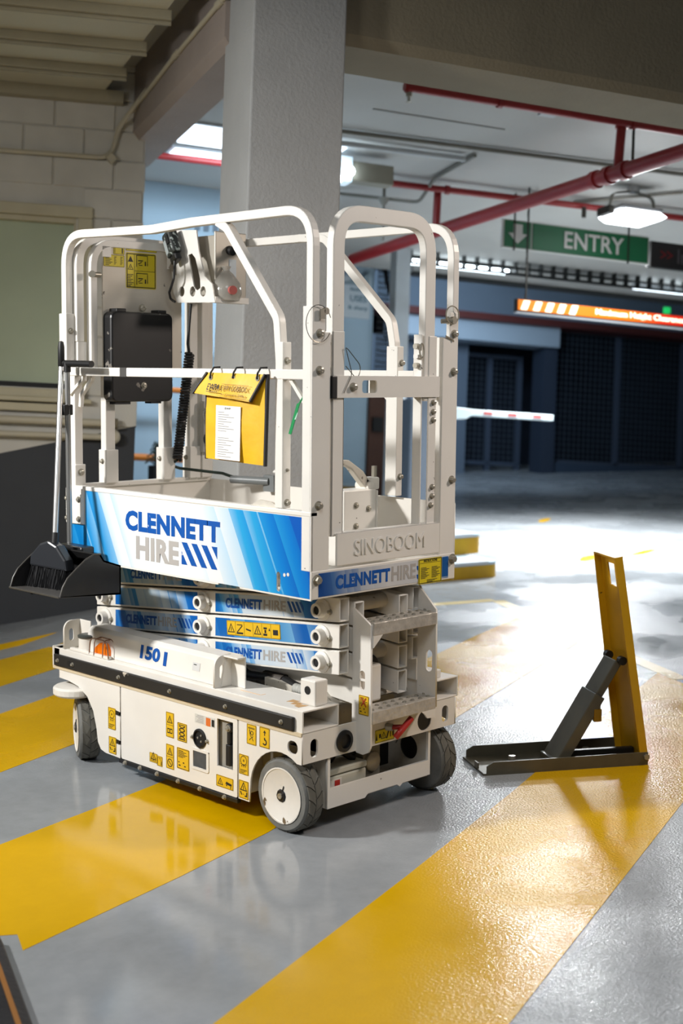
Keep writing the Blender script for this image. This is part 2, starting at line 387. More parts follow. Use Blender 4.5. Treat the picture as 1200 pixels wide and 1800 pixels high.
g = G(); g.box(-2.6, 0.40 - 0.04, 0.012, 0.19, -1.3, 0.66); g.box(0.36, 0.757, 0.012, 0.19, -1.3, 2.6); g.box(-2.6, 0.36, 0.012, 0.19, 1.70, 2.6)
wall = part('wall_left', g, WALLM, M=WALL); wall['spot'] = (0.0, 0.0, 0.0); setting(wall, 'cream block wall with dark grey dado')
bl = {}
CH, BL_ = 0.1735, 0.348
for k in range(-10, 4):
    h0 = 2.185 + k * CH if True else 0
    off = 0.231 if k % 2 == 0 else 0.057
    for i in range(-6, 3):
        s0 = off + i * BL_ + 0.004; s1 = s0 + BL_ - 0.008
        s0c, s1c = max(s0, -1.4), min(s1, 0.762); z0, z1 = h0 + 0.004, h0 + CH - 0.004
        if s1c - s0c < 0.03 or s1c < -0.35: continue
        if z1 > 0.60 and z0 < 1.72 and s0c < 0.47:      # window opening
            if s1c <= 0.40: continue
            s0c = max(s0c, 0.372)
            if s1c - s0c < 0.03: continue
        key = (round(s1c - s0c, 3),)
        if key not in bl:
            gg = G().box(0, s1c - s0c, 0, 0.05, 0, z1 - z0); bl[key] = gg.mesh('block'); bl[key].materials.append(WALLM)
        ob = bpy.data.objects.new('block', bl[key]); COL.objects.link(ob); ob.parent = wall; ob.location = (s0c, random.uniform(-0.002, 0.001), z0); ob['spot'] = (s0c, 0.0, z0)
        bv = ob.modifiers.new('bevel', 'BEVEL'); bv.width = 0.004; bv.segments = 1
# window in the wall
FRAMEM = mat('window_frame_paint', (196, 188, 160), 0.5, var=0.06)
BLIND = mat('pale_green_blind', (186, 198, 172), 0.7, var=0.05, vscale=3)
win = root('window_1', 'painted window with pale green blind in the block wall', 'window', WALL); win['kind'] = 'structure'; del win['category']
part('window_frame', G().box(-1.5, 0.468, -0.03, 0.05, 1.655, 1.722).box(0.385, 0.468, -0.03, 0.05, 0.60, 1.655).box(-1.5, 0.468, -0.03, 0.05, 0.60, 0.652), FRAMEM, win, 0.006)
part('inner_frame', G().box(-1.5, 0.385, 0.0, 0.06, 1.625, 1.655).box(0.362, 0.385, 0.0, 0.06, 0.652, 1.625), FRAMEM, win, 0.003)
part('blind', G().box(-1.5, 0.37, 0.05, 0.07, 0.69, 1.64), BLIND, win)
part('gap_strip', G().box(-1.5, 0.385, 0.04, 0.06, 0.652, 0.692), DARK, win)
part('sill', G().box(-1.5, 0.50, -0.06, 0.0, 0.575, 0.60), FRAMEM, win, 0.005)
WPIPE = mat('painted_conduit', (196, 188, 166), 0.5, var=0.05)
def pipe_thing(name, path, r, m, label, cat, M, group=None, n=12, extra=()):
    rt = root(name, label, cat, M, group); part('pipe', G().tube(path, r, n), m, rt, smooth=True)
    for nm, g, mm in extra: part(nm, g, mm, rt, smooth=True)
    return rt
def clips(path, ts, r, m, w=0.03):
    out = []
    P = [Vector(p) for p in path]
    for a, t in ts:
        d = (P[a + 1] - P[a]); c = P[a] + d * t; d.normalize(); out.append(('clip', G().cyl(tuple(c - d * w / 2), tuple(c + d * w / 2), r, 12), m))
    return out
pth = [(-1.5, -0.03, 2.0), (0.5, -0.03, 2.016)]
pipe_thing('wall_conduit', bend([(-1.5, -0.03, 2.0), (0.56, -0.03, 2.016), (0.60, -0.03, 2.2), (0.80, -0.35, 2.42)], 0.1), 0.014, WPIPE, 'cream conduit along the block wall just below the ceiling', 'conduit', WALL, extra=[('junction', G().cyl((0.545, -0.035, 2.0), (0.575, -0.035, 2.03), 0.03), WPIPE)])
pipe_thing('wall_pipe', [(-1.5, -0.04, 0.458), (0.64, -0.04, 0.468)], 0.022, WPIPE, 'cream pipe under the window sill, upper of two', 'pipe', WALL, extra=[('end_cap', G().cyl((0.62, -0.04, 0.468), (0.655, -0.04, 0.468), 0.03), mat('grubby_cap', (120, 112, 92), 0.6))])
pipe_thing('wall_pipe', [(-1.5, -0.04, 0.372), (0.60, -0.04, 0.386)], 0.018, WPIPE, 'cream pipe under the window sill, lower of two with round end', 'pipe', WALL, extra=[('round_end', G().lathe([(0.0, -0.02), (0.03, -0.018), (0.042, 0.0), (0.03, 0.018), (0.0, 0.02)], Matrix.Translation((0.63, -0.05, 0.39)) @ Matrix.Rotation(math.pi / 2, 4, 'X'), 20), WPIPE)])
part('ledge', G().box(-1.5, 0.36, -0.035, 0.0, 0.52, 0.565), FRAMEM, win, 0.004)

# ---- pillar, beams, ceilings
CONC = mat('painted_concrete_pillar', (170, 172, 172), 0.7, var=0.05, vscale=4, bump=0.3, bscale=70)
BEAMM = mat('beam_concrete', (150, 140, 118), 0.75, var=0.07, vscale=3, bump=0.25, bscale=60)
BEAML = mat('beam_concrete_mauve', (164, 152, 144), 0.75, var=0.07, vscale=3, bump=0.25, bscale=60)
CEILM = mat('ceiling_paint', (182, 182, 178), 0.7, var=0.04, vscale=2)
def bbox_(name, p0, p1, q0, q1, h0, h1, m, bevel=0.0, parent=None, Mx=B):
    M = None if parent is not None else Mx
    return part(name, G().box(p0, p1, q0, q1, h0, h1), m, parent, bevel, M=M)
setting(bbox_('trim_1', 1.818, 2.258, 5.737, 6.165, -1.3, 3.4, CONC, 0.008), 'square pale grey concrete pillar behind the lift')
g = G(); BX = Matrix(((0, 0, 1, 0), (1, 0, 0, 0), (0, 1, 0, 0), (0, 0, 0, 1)))   # (q,h) profile extruded along p
g.prism([(5.81, 3.4), (5.81, 2.19), (5.835, 2.14), (6.20, 2.14), (6.20, 3.4)], BX @ Matrix.Translation((0, 0, 2.2)), 8.0)
setting(part('trim_2', g, BEAMM, M=B), 'deep concrete beam crossing to the right of the pillar')
BY = Matrix(((1, 0, 0, 0), (0, 0, 1, 0), (0, 1, 0, 0), (0, 0, 0, 1)))
g = G(); g.prism([(1.795, 3.2), (1.795, 2.185), (1.83, 2.14), (2.03, 2.14), (2.03, 3.2)], BY @ Matrix.Translation((0, 0, 6.1)), 2.42)
setting(part('trim_3', g, BEAML, M=B), 'concrete beam from the pillar to the block wall')
rt = pipe_thing('beam_conduit', [(1.785, 6.05, 2.36), (1.785, 7.0, 2.345), (1.785, 8.35, 2.29), ], 0.013, WPIPE, 'thin conduit running along the side of the beam', 'conduit', B, extra=[('coupling', G().cyl((1.785, 6.9, 2.347), (1.785, 6.98, 2.346), 0.018), WPIPE), ('coupling', G().cyl((1.785, 6.12, 2.36), (1.785, 6.2, 2.359), 0.019), WPIPE)])
setting(bbox_('ceiling', 0.6, 14.0, 6.19, 13.2, 2.57, 2.7, CEILM), 'white painted concrete ceiling slab')
part('slab_joint', G().box(3.35, 4.3, 8.0, 8.012, 2.564, 2.571), mat('joint_line_grey', (150, 150, 148), 0.8), bpy.data.objects['ceiling'])  # slab joint in a slightly darker grey than the ceiling
# panelled ceiling over the left bay
PANELM = mat('cream_ceiling_panel', (206, 200, 176), 0.65, var=0.04, vscale=3)
BATM = mat('ceiling_batten', (166, 158, 134), 0.6, var=0.05)
cl = bpy.data.objects.new('ceiling_panelled', None); COL.objects.link(cl); cl.name = 'ceiling_left'; cl.matrix_world = WALL; setting(cl, 'cream panelled ceiling with battens over the left bay')
yb = [-0.05, -0.48, -0.93, -1.42, -1.93, -2.44, -2.95]
def redge(y): return 0.50 - 0.21 * y
for i in range(len(yb) - 1):
    y1, y0 = yb[i], yb[i + 1]
    g = G(); g.prism([(-2.4, y0), (redge(y0), y0), (redge(y1), y1), (-2.4, y1)], Matrix.Translation((0, 0, 2.40)), 0.03)
    part('ceiling_panel', g, PANELM, cl)
    part('batten', G().box(-2.4, redge(y0) + 0.03, y0 - 0.035, y0 + 0.035, 2.352, 2.40).box(-2.4, redge(y0) + 0.03, y0 - 0.012, y0 + 0.012, 2.335, 2.352), BATM, cl, 0.004)
part('edge_trim', G().box(-2.4, 0.62, -0.07, 0.0, 2.33, 2.40), BATM, cl)
part('roof_deck', G().box(-3.0, 1.6, -3.6, 0.3, 2.62, 2.66), mat('dark_roof_void', (40, 46, 60), 0.8), cl)

# ---- far building
BLUEW = mat('pale_blue_wall', (180, 204, 220), 0.7, var=0.05, vscale=1.5)
BLUEG = mat('grey_blue_wall', (120, 134, 148), 0.7, var=0.06, vscale=1.5)
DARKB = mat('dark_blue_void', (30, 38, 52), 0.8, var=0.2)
WHC = mat('white_column_paint', (196, 202, 206), 0.6, var=0.04)
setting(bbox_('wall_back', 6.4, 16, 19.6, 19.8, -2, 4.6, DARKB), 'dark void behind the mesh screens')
setting(bbox_('wall_hall', 0.6, 4.1, 10.64, 10.8, -2.0, 2.57, BLUEW), 'pale blue wall of the back hall')
setting(bbox_('wall_far_left', 5.45, 5.93, 13.95, 14.25, -2, 3.6, BLUEW), 'pale blue wall end by the brown column')
setting(bbox_('wall_upper', 7.4, 16, 18.1, 18.35, 2.93, 4.6, BLUEG), 'grey blue upper wall over the far bay')
setting(bbox_('wall_grey', 7.3, 9.3, 18.2, 18.4, -1.0, 2.60, mat('dim_blue_grey_wall', (96, 108, 122), 0.7)), 'dim grey wall left of the far opening')
setting(bbox_('trim_4', 7.9, 10.6, 17.75, 18.2, 2.57, 2.86, mat('lintel_paint', (170, 184, 196), 0.6), 0.01), 'pale lintel beam over the far opening')
setting(bbox_('trim_5', 6.5, 16, 17.6, 18.1, 2.86, 2.96, mat('dark_red_girder', (92, 40, 36), 0.6)), 'dark red girder above the lintel')
setting(bbox_('ceiling_far', 2.0, 16, 13.2, 19.8, 3.5, 3.65, mat('far_ceiling_paint', (150, 158, 166), 0.8)), 'ceiling of the far bay')
setting(bbox_('trim_6', 2.0, 14, 12.45, 12.9, 2.60, 3.6, mat('bay_edge_paint', (170, 178, 184), 0.7)), 'slab edge above the slotted beam')
cw = bbox_('white_column', 5.327, 5.478, 12.0, 12.15, -1.0, 2.57, WHC, 0.004)
setting(cw, 'slim white column beside the slotted beam'); cw.name = 'trim_7'
bc = root('brown_column', 'dark brown steel column beside the pale blue wall', 'column', B)
part('column', G().box(5.9, 6.2, 13.9, 14.2, -0.9, 1.55), mat('brown_paint', (84, 52, 38), 0.6, var=0.1), bc, 0.01)
part('base_plate', G().box(5.85, 6.25, 13.85, 14.25, -0.2, 0.06), mat('brown_paint', (84, 52, 38)), bc)
part('box', G().box(5.94, 6.06, 13.86, 13.9, 0.9, 1.06), DARK, bc, 0.004)
# coiled black mesh over the column
nt_ = root('wire_mesh_bundle', 'black wire mesh bundle hanging by the white column', 'mesh', B)
g = G()
for i in range(22):
    h = 2.86 - i * 0.062; g.tube([(5.93, 13.85, h), (6.02, 13.82, h - 0.02 * (i % 2)), (6.14, 13.85, h)], 0.008, 5)
for i in range(7):
    x = 5.93 + i * 0.034; g.tube([(x, 13.85, 2.9), (x + 0.015, 13.84, 2.2), (x, 13.85, 1.5)], 0.006, 5)
w = part('wires', g, BLACK, nt_); w['kind'] = 'stuff'
part('rail', G().box(6.10, 6.17, 13.8, 13.87, 1.45, 3.0), BLACK, nt_)
g = G(); g.tube([(5.9, 13.8, 3.0), (5.98, 13.78, 2.7), (6.04, 13.8, 2.45), (6.10, 13.78, 2.6), (6.02, 13.8, 2.9)], 0.035, 8)
part('loose_coil', g, BLACK, nt_, smooth=True)
# wall sign beside it
sg = root('wall_notice', 'white notice with blue wording on the pale blue wall', 'sign', B)
part('board', G().box(5.50, 5.87, 13.91, 13.945, 2.14, 2.60), mat('notice_white', (216, 226, 232), 0.5), sg, 0.003)
SGT = Matrix(((1, 0, 0, 0), (0, 0, -1, 0), (0, 1, 0, 0), (0, 0, 0, 1)))
for s, w_, h_, x, z in (('launch,', 0.2, 0.05, 5.63, 2.43), ('USES', 0.20, 0.07, 5.63, 2.32), ('& sharp', 0.23, 0.055, 5.61, 2.22)):
    link('wording', text_mesh(s, w_, h_, 0.003, 0.02), mat('notice_ink', (90, 130, 150), 0.6), sg, Matrix.Translation((x, 13.909, z)) @ SGT)
part('hill_shape', G().prism([(5.52, 2.52), (5.62, 2.54), (5.68, 2.6), (5.75, 2.57), (5.85, 2.66), (5.85, 2.5), (5.52, 2.5)], BY @ Matrix.Translation((0, 0, 13.90)), 0.006), mat('notice_grey', (150, 170, 180)), sg)

# slotted steel beam with a tube light behind it
sb = root('slotted_beam', 'dark slotted steel beam hung below the ceiling edge', 'beam', B)
SLM = mat('slotted_beam_steel', (44, 46, 46), 0.5, 0.3)
for h0, h1 in ((2.585, 2.61), (2.50, 2.518), (2.44, 2.458)):
    part('rail', G().box(5.5, 12.5, 12.06, 12.12, h0, h1), SLM, sb)
vb = G().box(0, 0.022, 0, 0.06, 0, 0.17).mesh('upright'); vb.materials.append(SLM)
for i in range(48):
    ob = bpy.data.objects.new('upright', vb); COL.objects.link(ob); ob.parent = sb; ob.location = (5.5 + i * 0.145, 12.06, 2.44)
hb = root('track_beam', 'pale horizontal track beam under the slotted beam', 'beam', B)
part('beam', G().box(5.5, 12.5, 12.0, 12.12, 2.345, 2.415), mat('track_paint', (188, 190, 190), 0.4), hb, 0.006)
part('lower_flange', G().box(5.5, 12.5, 11.98, 12.14, 2.325, 2.345), SLM, hb)
LITE = mat('lit_tube', (240, 250, 255), 0.4, emit=(232, 246, 255), estr=16.0)
def tube_light(M, L, label, lamp=LITE, group=None, w=0.10):
    r = root('tube_light', label, 'light', M, group)
    part('tray', G().box(0, L, 0, w, 0.04, 0.09), WHC, r, 0.004); part('diffuser', G().box(0.01, L - 0.01, 0.008, w - 0.008, 0.0, 0.04), lamp, r, 0.008); return r
tube_light(B @ Matrix.Translation((5.55, 12.30, 2.49)), 1.18, 'lit tube light behind the slotted beam by the white column')
tube_light(B @ Matrix.Translation((8.25, 12.30, 2.46)), 1.2, 'lit tube light behind the slotted beam at the right edge')

# back hall lights and pipe, seen left of the pillar
HALL = mat('hall_light_panel', (240, 248, 255), 0.4, emit=(225, 240, 255), estr=2.6)
for q0, q1, p0, lab in ((8.86, 9.30, 2.42, 'nearer bright ceiling light panel left of the pillar'), (9.50, 9.78, 2.46, 'farther bright ceiling light panel left of the pillar')):
    r = root('ceiling_light_panel', lab, 'light', B); part('diffuser', G().box(p0, p0 + 1.1, q0, q1, 2.535, 2.553), HALL, r, 0.004); part('frame', G().box(p0 - 0.03, p0 + 1.13, q0 - 0.03, q1 + 0.03, 2.553, 2.569), WHC, r)
ORP = mat('orange_paint', (222, 128, 40), 0.5)
rl = root('hall_railing', 'orange railing in front of the pale blue hall wall', 'railing', B)
part('rail', G().tube([(1.6, 10.4, 0.905), (3.9, 10.4, 0.905)], 0.022), ORP, rl, smooth=True); part('rail', G().tube([(1.6, 10.4, 0.368), (3.9, 10.4, 0.368)], 0.028), ORP, rl, smooth=True)
for i in range(3): part('post', G().tube([(2.05 + 0.9 * i, 10.42, -0.5), (2.05 + 0.9 * i, 10.42, 0.905)], 0.016, 8), WHC, rl)
hl = tag(part('hanging_lamp', G().lathe([(0.0, 0), (0.033, 0.013), (0.04, 0.04), (0.02, 0.066)], B @ Matrix.Translation((3.09, 10.3, 1.41)), 14), LITE), 'small round lit lamp in the back hall left of the pillar', 'lamp')
sh = root('potted_shrub', 'dark shrub silhouette behind the dado end', 'plant', B)
part('pot', G().lathe([(0.04, -0.42), (0.06, 0.30), (0.0, 0.31)], Matrix.Translation((2.58, 10.2, 0.0)), 12), DARK, sh)
g = G()
for i in range(26):
    a = i * 2.4; rr = 0.095 * (1 - i / 34); z = 0.30 + 0.006 * i
    g.tube([(2.58, 10.2, z), (2.58 + rr * math.cos(a) * 0.6, 10.2 + rr * math.sin(a) * 0.6, z + 0.035), (2.58 + rr * math.cos(a), 10.2 + rr * math.sin(a), z + 0.014)], 0.006, 5)
part('foliage', g, mat('dark_leaf', (46, 56, 44), 0.7), sh)['kind'] = 'stuff'
# faint emblem on the hall wall
wm = root('wall_lettering', 'faint grey lettering high on the pale blue hall wall', 'lettering', B)
for i in range(4): part('stroke', G().box(2.94 + i * 0.075, 2.98 + i * 0.075, 10.625, 10.639, 2.22, 2.31 + 0.02 * (i % 2)), BLUEG, wm)

# ---- mesh screens at the back right
MESHM = mat('mesh_wire', (74, 84, 96), 0.5, 0.3); POSTM = mat('mesh_post', (66, 76, 92), 0.5)
def mesh_screen(p0, p1, h0, h1, q, nposts, label, step=0.085):
    r = root('mesh_screen', label, 'fence', B)
    for i in range(nposts):
        x = p0 + (p1 - p0) * i / (nposts - 1); part('post', G().box(x - 0.04, x + 0.04, q - 0.03, q + 0.05, h0 - 0.5, h1), POSTM, r)
    part('bottom_rail', G().box(p0, p1, q - 0.03, q + 0.03, h0, h0 + 0.06), POSTM, r); part('top_rail', G().box(p0, p1, q - 0.03, q + 0.03, h1 - 0.06, h1), POSTM, r)
    g = G(); n = int((p1 - p0) / step)
    for i in range(n): x = p0 + step * (i + 0.5); g.box(x - 0.005, x + 0.005, q - 0.004, q + 0.004, h0, h1)
    m = int((h1 - h0) / step)
    for i in range(m): z = h0 + step * (i + 0.5); g.box(p0, p1, q - 0.009, q - 0.002, z - 0.005, z + 0.005)
    part('wire_mesh', g, MESHM, r)['kind'] = 'stuff'
    return r
mesh_screen(10.58, 14.2, 0.85, 2.95, 18.0, 4, 'tall dark mesh screen at the right of the far bay')
mesh_screen(9.36, 10.4, 0.80, 2.5, 18.6, 3, 'dark mesh screen inside the far opening')
kp = setting(bbox_('trim_8', 10.45, 14.4, 17.9, 18.15, -0.3, 0.86, mat('dark_plinth', (52, 66, 84), 0.6)), 'dark plinth beneath the mesh screen')
setting(bbox_('trim_9', 10.40, 10.62, 17.85, 18.2, -0.3, 2.95, mat('dark_frame_paint', (46, 56, 72), 0.6)), 'dark frame between opening and mesh screen')
KY = mat('kerb_yellow', (206, 160, 10), 0.5, var=0.08)
KT = mat('kerb_top', (176, 196, 208), 0.4, var=0.05)
kb = root('kerb', 'yellow faced kerb end far behind the gate posts', 'kerb', B); part('face', G().box(7.3, 8.5, 17.5, 17.9, 0.3, 0.66), KY, kb, 0.01); part('cap', G().box(7.3, 8.5, 17.5, 17.9, 0.66, 0.70), KT, kb)
kb = root('kerb', 'yellow faced kerb beneath the pale blue wall end', 'kerb', B); part('face', G().box(5.0, 5.84, 13.7, 13.93, -0.2, 0.28), KY, kb, 0.01); part('cap', G().box(5.0, 5.84, 13.68, 13.93, 0.28, 0.32), KT, kb)
# ticket island: two rounded kerb steps, just right of the lift
def island(z0, z1, x0, x1, y0, y1, rot, label):
    M = Matrix.Translation((x0, y0, 0)) @ Matrix.Rotation(math.radians(rot), 4, 'Z')
    L, Wd = x1, y1; r = root('kerb_step', label, 'kerb', M)
    me = shape([rrect(-L, 0, 0, Wd, 0.10, 6)], z1 - z0 - 0.02, 'face'); o_ = link('face', me, KY, r, Matrix.Translation((0, 0, (z0 + z1 - 0.02) / 2)), 0.008)
    me = shape([rrect(-L, 0.0, 0.0, Wd, 0.10, 6)], 0.02, 'top_slab'); link('top_slab', me, KT, r, Matrix.Translation((0, 0, z1 - 0.01)))
    part('edge_strip', G().box(-L, -0.12, -0.008, 0.03, z1 - 0.012, z1 + 0.008), mat('edge_strip_grey', (206, 210, 214), 0.4), r)
    return r
island(0.0, 0.115, 5.0, 1.6, 3.105, 0.9, -14.0, 'lower yellow kerb step right of the lift')
island(0.115, 0.262, 5.28, 1.6, 3.49, 0.7, -9.0, 'upper yellow kerb step right of the lift')

# ---- ceiling services
REDP = mat('sprinkler_red', (150, 40, 42), 0.4, var=0.06)
GREYC = mat('grey_conduit', (128, 126, 118), 0.5)
p = [(3.25, 7.3, 2.50), (8.5, 7.28, 2.50)]
r = pipe_thing('sprinkler_pipe', p, 0.026, REDP, 'red sprinkler pipe close behind the concrete beam', 'pipe', B, 'red sprinkler pipes', extra=clips(p, [(0, 0.005), (0, 0.12), (0, 0.30)], 0.036, REDP))
part('sprinkler_head', G().lathe([(0.02, 0), (0.018, -0.03), (0.008, -0.035), (0.008, -0.06), (0.02, -0.062), (0.0, -0.066)], Matrix.Translation((3.28, 7.3, 2.475)), 12), STEEL, r)
part('drop', G().tube([(4.765, 7.33, 2.50), (4.765, 7.36, 2.2)], 0.03, 12), REDP, r, smooth=True)
part('drop_collar', G().cyl((4.765, 7.33, 2.47), (4.765, 7.33, 2.53), 0.042), REDP, r, smooth=True)
part('hanger', G().box(4.83, 4.845, 7.3, 7.31, 2.24, 2.57).box(4.72, 4.9, 7.27, 7.33, 2.555, 2.57), DARKST, r)
p = [(4.86, 6.3, 2.2), (4.765, 7.36, 2.2), (4.57, 9.55, 2.2), (4.46, 11.0, 2.2)]
r = pipe_thing('sprinkler_main', p, 0.048, REDP, 'thick red sprinkler main running diagonally away below the ceiling', 'pipe', B, 'red sprinkler pipes', extra=clips(p, [(0, 0.93), (1, 0.04), (1, 0.10)], 0.06, REDP, 0.05))
p = [(1.6, 9.62, 2.50), (9.0, 9.2, 2.50)]
r = pipe_thing('sprinkler_pipe', p, 0.026, REDP, 'red sprinkler pipe crossing the ceiling above the green sign', 'pipe', B, 'red sprinkler pipes', extra=clips(p, [(0, 0.405), (0, 0.6)], 0.036, REDP))
part('drop', G().tube([(4.565, 9.55, 2.5), (4.565, 9.56, 2.2)], 0.03, 12), REDP, r, smooth=True)
part('sprinkler_head', G().cyl((5.75, 9.34, 2.40), (5.75, 9.34, 2.48), 0.018), DARKST, r)
pipe_thing('ceiling_conduit', [(3.0, 8.53, 2.545), (6.6, 8.27, 2.545)], 0.016, GREYC, 'long grey conduit crossing the white ceiling', 'conduit', B)
pipe_thing('ceiling_conduit', bend([(4.40, 8.62, 2.55), (4.44, 9.35, 2.55), (4.44, 9.62, 2.42), (3.9, 10.2, 2.55), (3.3, 10.25, 2.55)], 0.1), 0.014, GREYC, 'grey conduit stepping over the red pipe near the pillar', 'conduit', B)
pipe_thing('ceiling_conduit', [(4.30, 7.44, 2.545), (7.5, 7.40, 2.545)], 0.016, GREYC, 'grey conduit beside the nearest red sprinkler pipe', 'conduit', B, extra=[('junction_box', G().box(4.25, 4.36, 7.39, 7.49, 2.52, 2.57), WHC)])
pipe_thing('ceiling_conduit', bend([(6.7, 8.3, 2.55), (6.2, 8.9, 2.55), (5.75, 9.5, 2.55)], 0.1), 0.014, GREYC, 'grey conduit leading to the bright ceiling lamp', 'conduit', B)
pipe_thing('ceiling_track', [(3.0, 8.75, 2.53), (4.35, 8.68, 2.53)], 0.02, WHC, 'short white ceiling track beside the grey box', 'track', B)
# boxed unit beside the pillar
cu = root('exit_light_box', 'white boxed light unit under the ceiling beside the pillar', 'light', B)
part('housing', G().box(3.62, 3.95, 9.0, 9.12, 2.36, 2.50), mat('beige_unit', (150, 146, 132), 0.6), cu, 0.008)
part('bright_face', G().box(3.45, 3.62, 8.98, 9.12, 2.34, 2.52), mat('unit_white', (220, 232, 240), 0.4, emit=(200, 225, 245), estr=0.7), cu, 0.006)
for i in range(2): part('lamp_head', G().lathe([(0.03, 0), (0.035, 0.02), (0.0, 0.03)], Matrix.Translation((3.50 + 0.09 * i, 8.97, 2.35 + 0.06 * i)) @ Matrix.Rotation(math.pi / 2, 4, 'X'), 12), LITE, cu)
pd = root('ceiling_bracket', 'thin grey hanger rod under the ceiling above the gate hoop', 'bracket', B)
part('rod', G().cyl((4.20, 9.75, 2.12), (4.20, 9.75, 2.57), 0.012), GREYC, pd); part('cup', G().lathe([(0.02, -0.05), (0.05, 0.0), (0.0, 0.005)], Matrix.Translation((4.20, 9.75, 2.45)), 12), GREYC, pd)

# ---- ENTRY sign, clearance board, lamp, boom
GRN = mat('sign_green', (16, 102, 62), 0.5); SWH = mat('sign_white', (206, 206, 202), 0.5); SBK = mat('sign_black', (24, 22, 24), 0.4)
QT = lambda x, z, q: Matrix.Translation((x, q, z)) @ SGT
es = root('entry_sign', 'green ENTRY sign with white down arrow hung from the ceiling', 'sign', B)
part('backing', G().box(5.145, 6.515, 9.55, 9.58, 2.135, 2.365), SWH, es, 0.002)
part('arrow_panel', G().box(5.158, 5.395, 9.542, 9.552, 2.146, 2.354), GRN, es); part('word_panel', G().box(5.412, 6.50, 9.542, 9.552, 2.146, 2.354), GRN, es)
plate('arrow', [[(-0.04, 0.075), (0.04, 0.075), (0.04, 0.0), (0.085, 0.0), (0.0, -0.08), (-0.085, 0.0), (-0.04, 0.0)]], 0.006, QT(5.275, 2.255, 9.54), SWH, es)
link('word', text_mesh('ENTRY', 0.56, 0.135, 0.006, 0.012), SWH, es, QT(5.70, 2.185, 9.54))
for x in (5.238, 6.3): part('hanger', G().box(x, x + 0.012, 9.535, 9.545, 2.12, 2.57), DARKST, es)
eb = root('sign_led_box', 'black message sign box beside the green ENTRY sign', 'sign', B)
part('case', G().box(6.53, 7.5, 9.54, 9.60, 2.12, 2.335), SBK, eb, 0.004)
link('chevrons', text_mesh('>>', 0.12, 0.07, 0.004, 0.01), mat('led_red', (110, 20, 24), 0.5), eb, QT(6.62, 2.195, 9.538)); link('word', text_mesh('In', 0.10, 0.12, 0.004, 0.005), mat('led_grey', (84, 80, 84), 0.5), eb, QT(6.79, 2.17, 9.538))
def board_mat():
    m = bpy.data.materials.new('clearance_board_face'); m.use_nodes = True; nt = m.node_tree; b = nt.nodes['Principled BSDF']
    tc = nt.nodes.new('ShaderNodeTexCoord'); sx = nt.nodes.new('ShaderNodeSeparateXYZ'); nt.links.new(tc.outputs['Object'], sx.inputs[0])
    r = nt.nodes.new('ShaderNodeMapRange'); r.inputs[1].default_value = 5.16; r.inputs[2].default_value = 7.0; nt.links.new(sx.outputs[0], r.inputs[0])
    cr = nt.nodes.new('ShaderNodeValToRGB'); e = cr.color_ramp.elements; e[0].position = 0.05; e[0].color = (*lin((226, 120, 16)), 1); e[1].position = 1.0; e[1].color = (*lin((186, 24, 16)), 1)
    k = cr.color_ramp.elements.new(0.55); k.color = (*lin((222, 104, 14)), 1); k = cr.color_ramp.elements.new(0.72); k.color = (*lin((200, 44, 18)), 1)
    nt.links.new(r.outputs[0], cr.inputs[0]); nt.links.new(cr.outputs[0], b.inputs['Base Color']); nt.links.new(cr.outputs[0], b.inputs['Emission Color']); b.inputs['Emission Strength'].default_value = 0.75
    return m
cb = root('clearance_board', 'orange lit board reading Maximum Height Clearance 1.9m', 'sign', B)
part('case', G().box(5.155, 7.3, 9.30, 9.345, 1.60, 1.70), mat('board_case', (40, 34, 32), 0.5), cb)
part('face', G().box(5.165, 7.3, 9.292, 9.302, 1.612, 1.692), board_mat(), cb)
part('lower_edge', G().box(5.155, 7.3, 9.295, 9.34, 1.588, 1.60), mat('board_edge', (170, 172, 176), 0.5), cb)
LETW = mat('board_lit_white', (255, 246, 220), 0.5, emit=(255, 244, 214), estr=1.5)
for i in range(5):
    x = 5.185 + i * 0.108; plate('slash', [[(x, 0), (x + 0.055, 0), (x + 0.082, 0.072), (x + 0.027, 0.072)]], 0.006, QT(0, 1.616, 9.291), LETW, cb)
link('wording', text_mesh('Maximum Height Clearance 1.9m', 1.02, 0.06, 0.005, 0.02), LETW, cb, QT(5.86, 1.622, 9.291))
g = G()
for i in range(19):
    z = 1.70 + i * 0.046; g.box(5.236, 5.246, 9.312, 9.330 - 0.006 * (i % 2), z, z + 0.05)
part('chain', g, DARKST, cb); part('chain', G().box(7.1, 7.11, 9.31, 9.33, 1.7, 2.57), DARKST, cb)
lp = root('ceiling_lamp', 'bright floodlight hung from the ceiling above the ENTRY sign', 'lamp', B)
part('lens', G().prism([(5.69, 2.335), (5.76, 2.30), (6.06, 2.30), (6.13, 2.335), (6.06, 2.365), (5.76, 2.365)], BY @ Matrix.Translation((0, 0, 8.75)), 0.30), mat('flood_lens', (255, 255, 255), 0.4, emit=(246, 250, 255), estr=8.0), lp, 0.012)
part('body', G().box(5.72, 6.10, 8.77, 9.03, 2.365, 2.40), mat('lamp_body', (120, 122, 124), 0.5), lp, 0.01)
part('end_block', G().box(5.64, 5.70, 8.82, 8.98, 2.33, 2.39), DARKST, lp, 0.008)
part('bracket', G().sweep(bend([(5.70, 8.9, 2.38), (5.72, 8.9, 2.50), (5.91, 8.9, 2.54), (6.09, 8.9, 2.50), (6.11, 8.9, 2.38)], 0.06), 0.03, 0.012), GREYC, lp); part('ceiling_rose', G().cyl((5.91, 8.9, 2.53), (5.91, 8.9, 2.57), 0.05), WHC, lp)
bm_ = root('boom_gate', 'white barrier boom arm with red marks beyond the kerb', 'barrier', B)
part('arm', G().box(5.45, 6.51, 10.97, 11.03, 0.91, 0.965), mat('boom_white', (160, 174, 178), 0.4), bm_, 0.006)
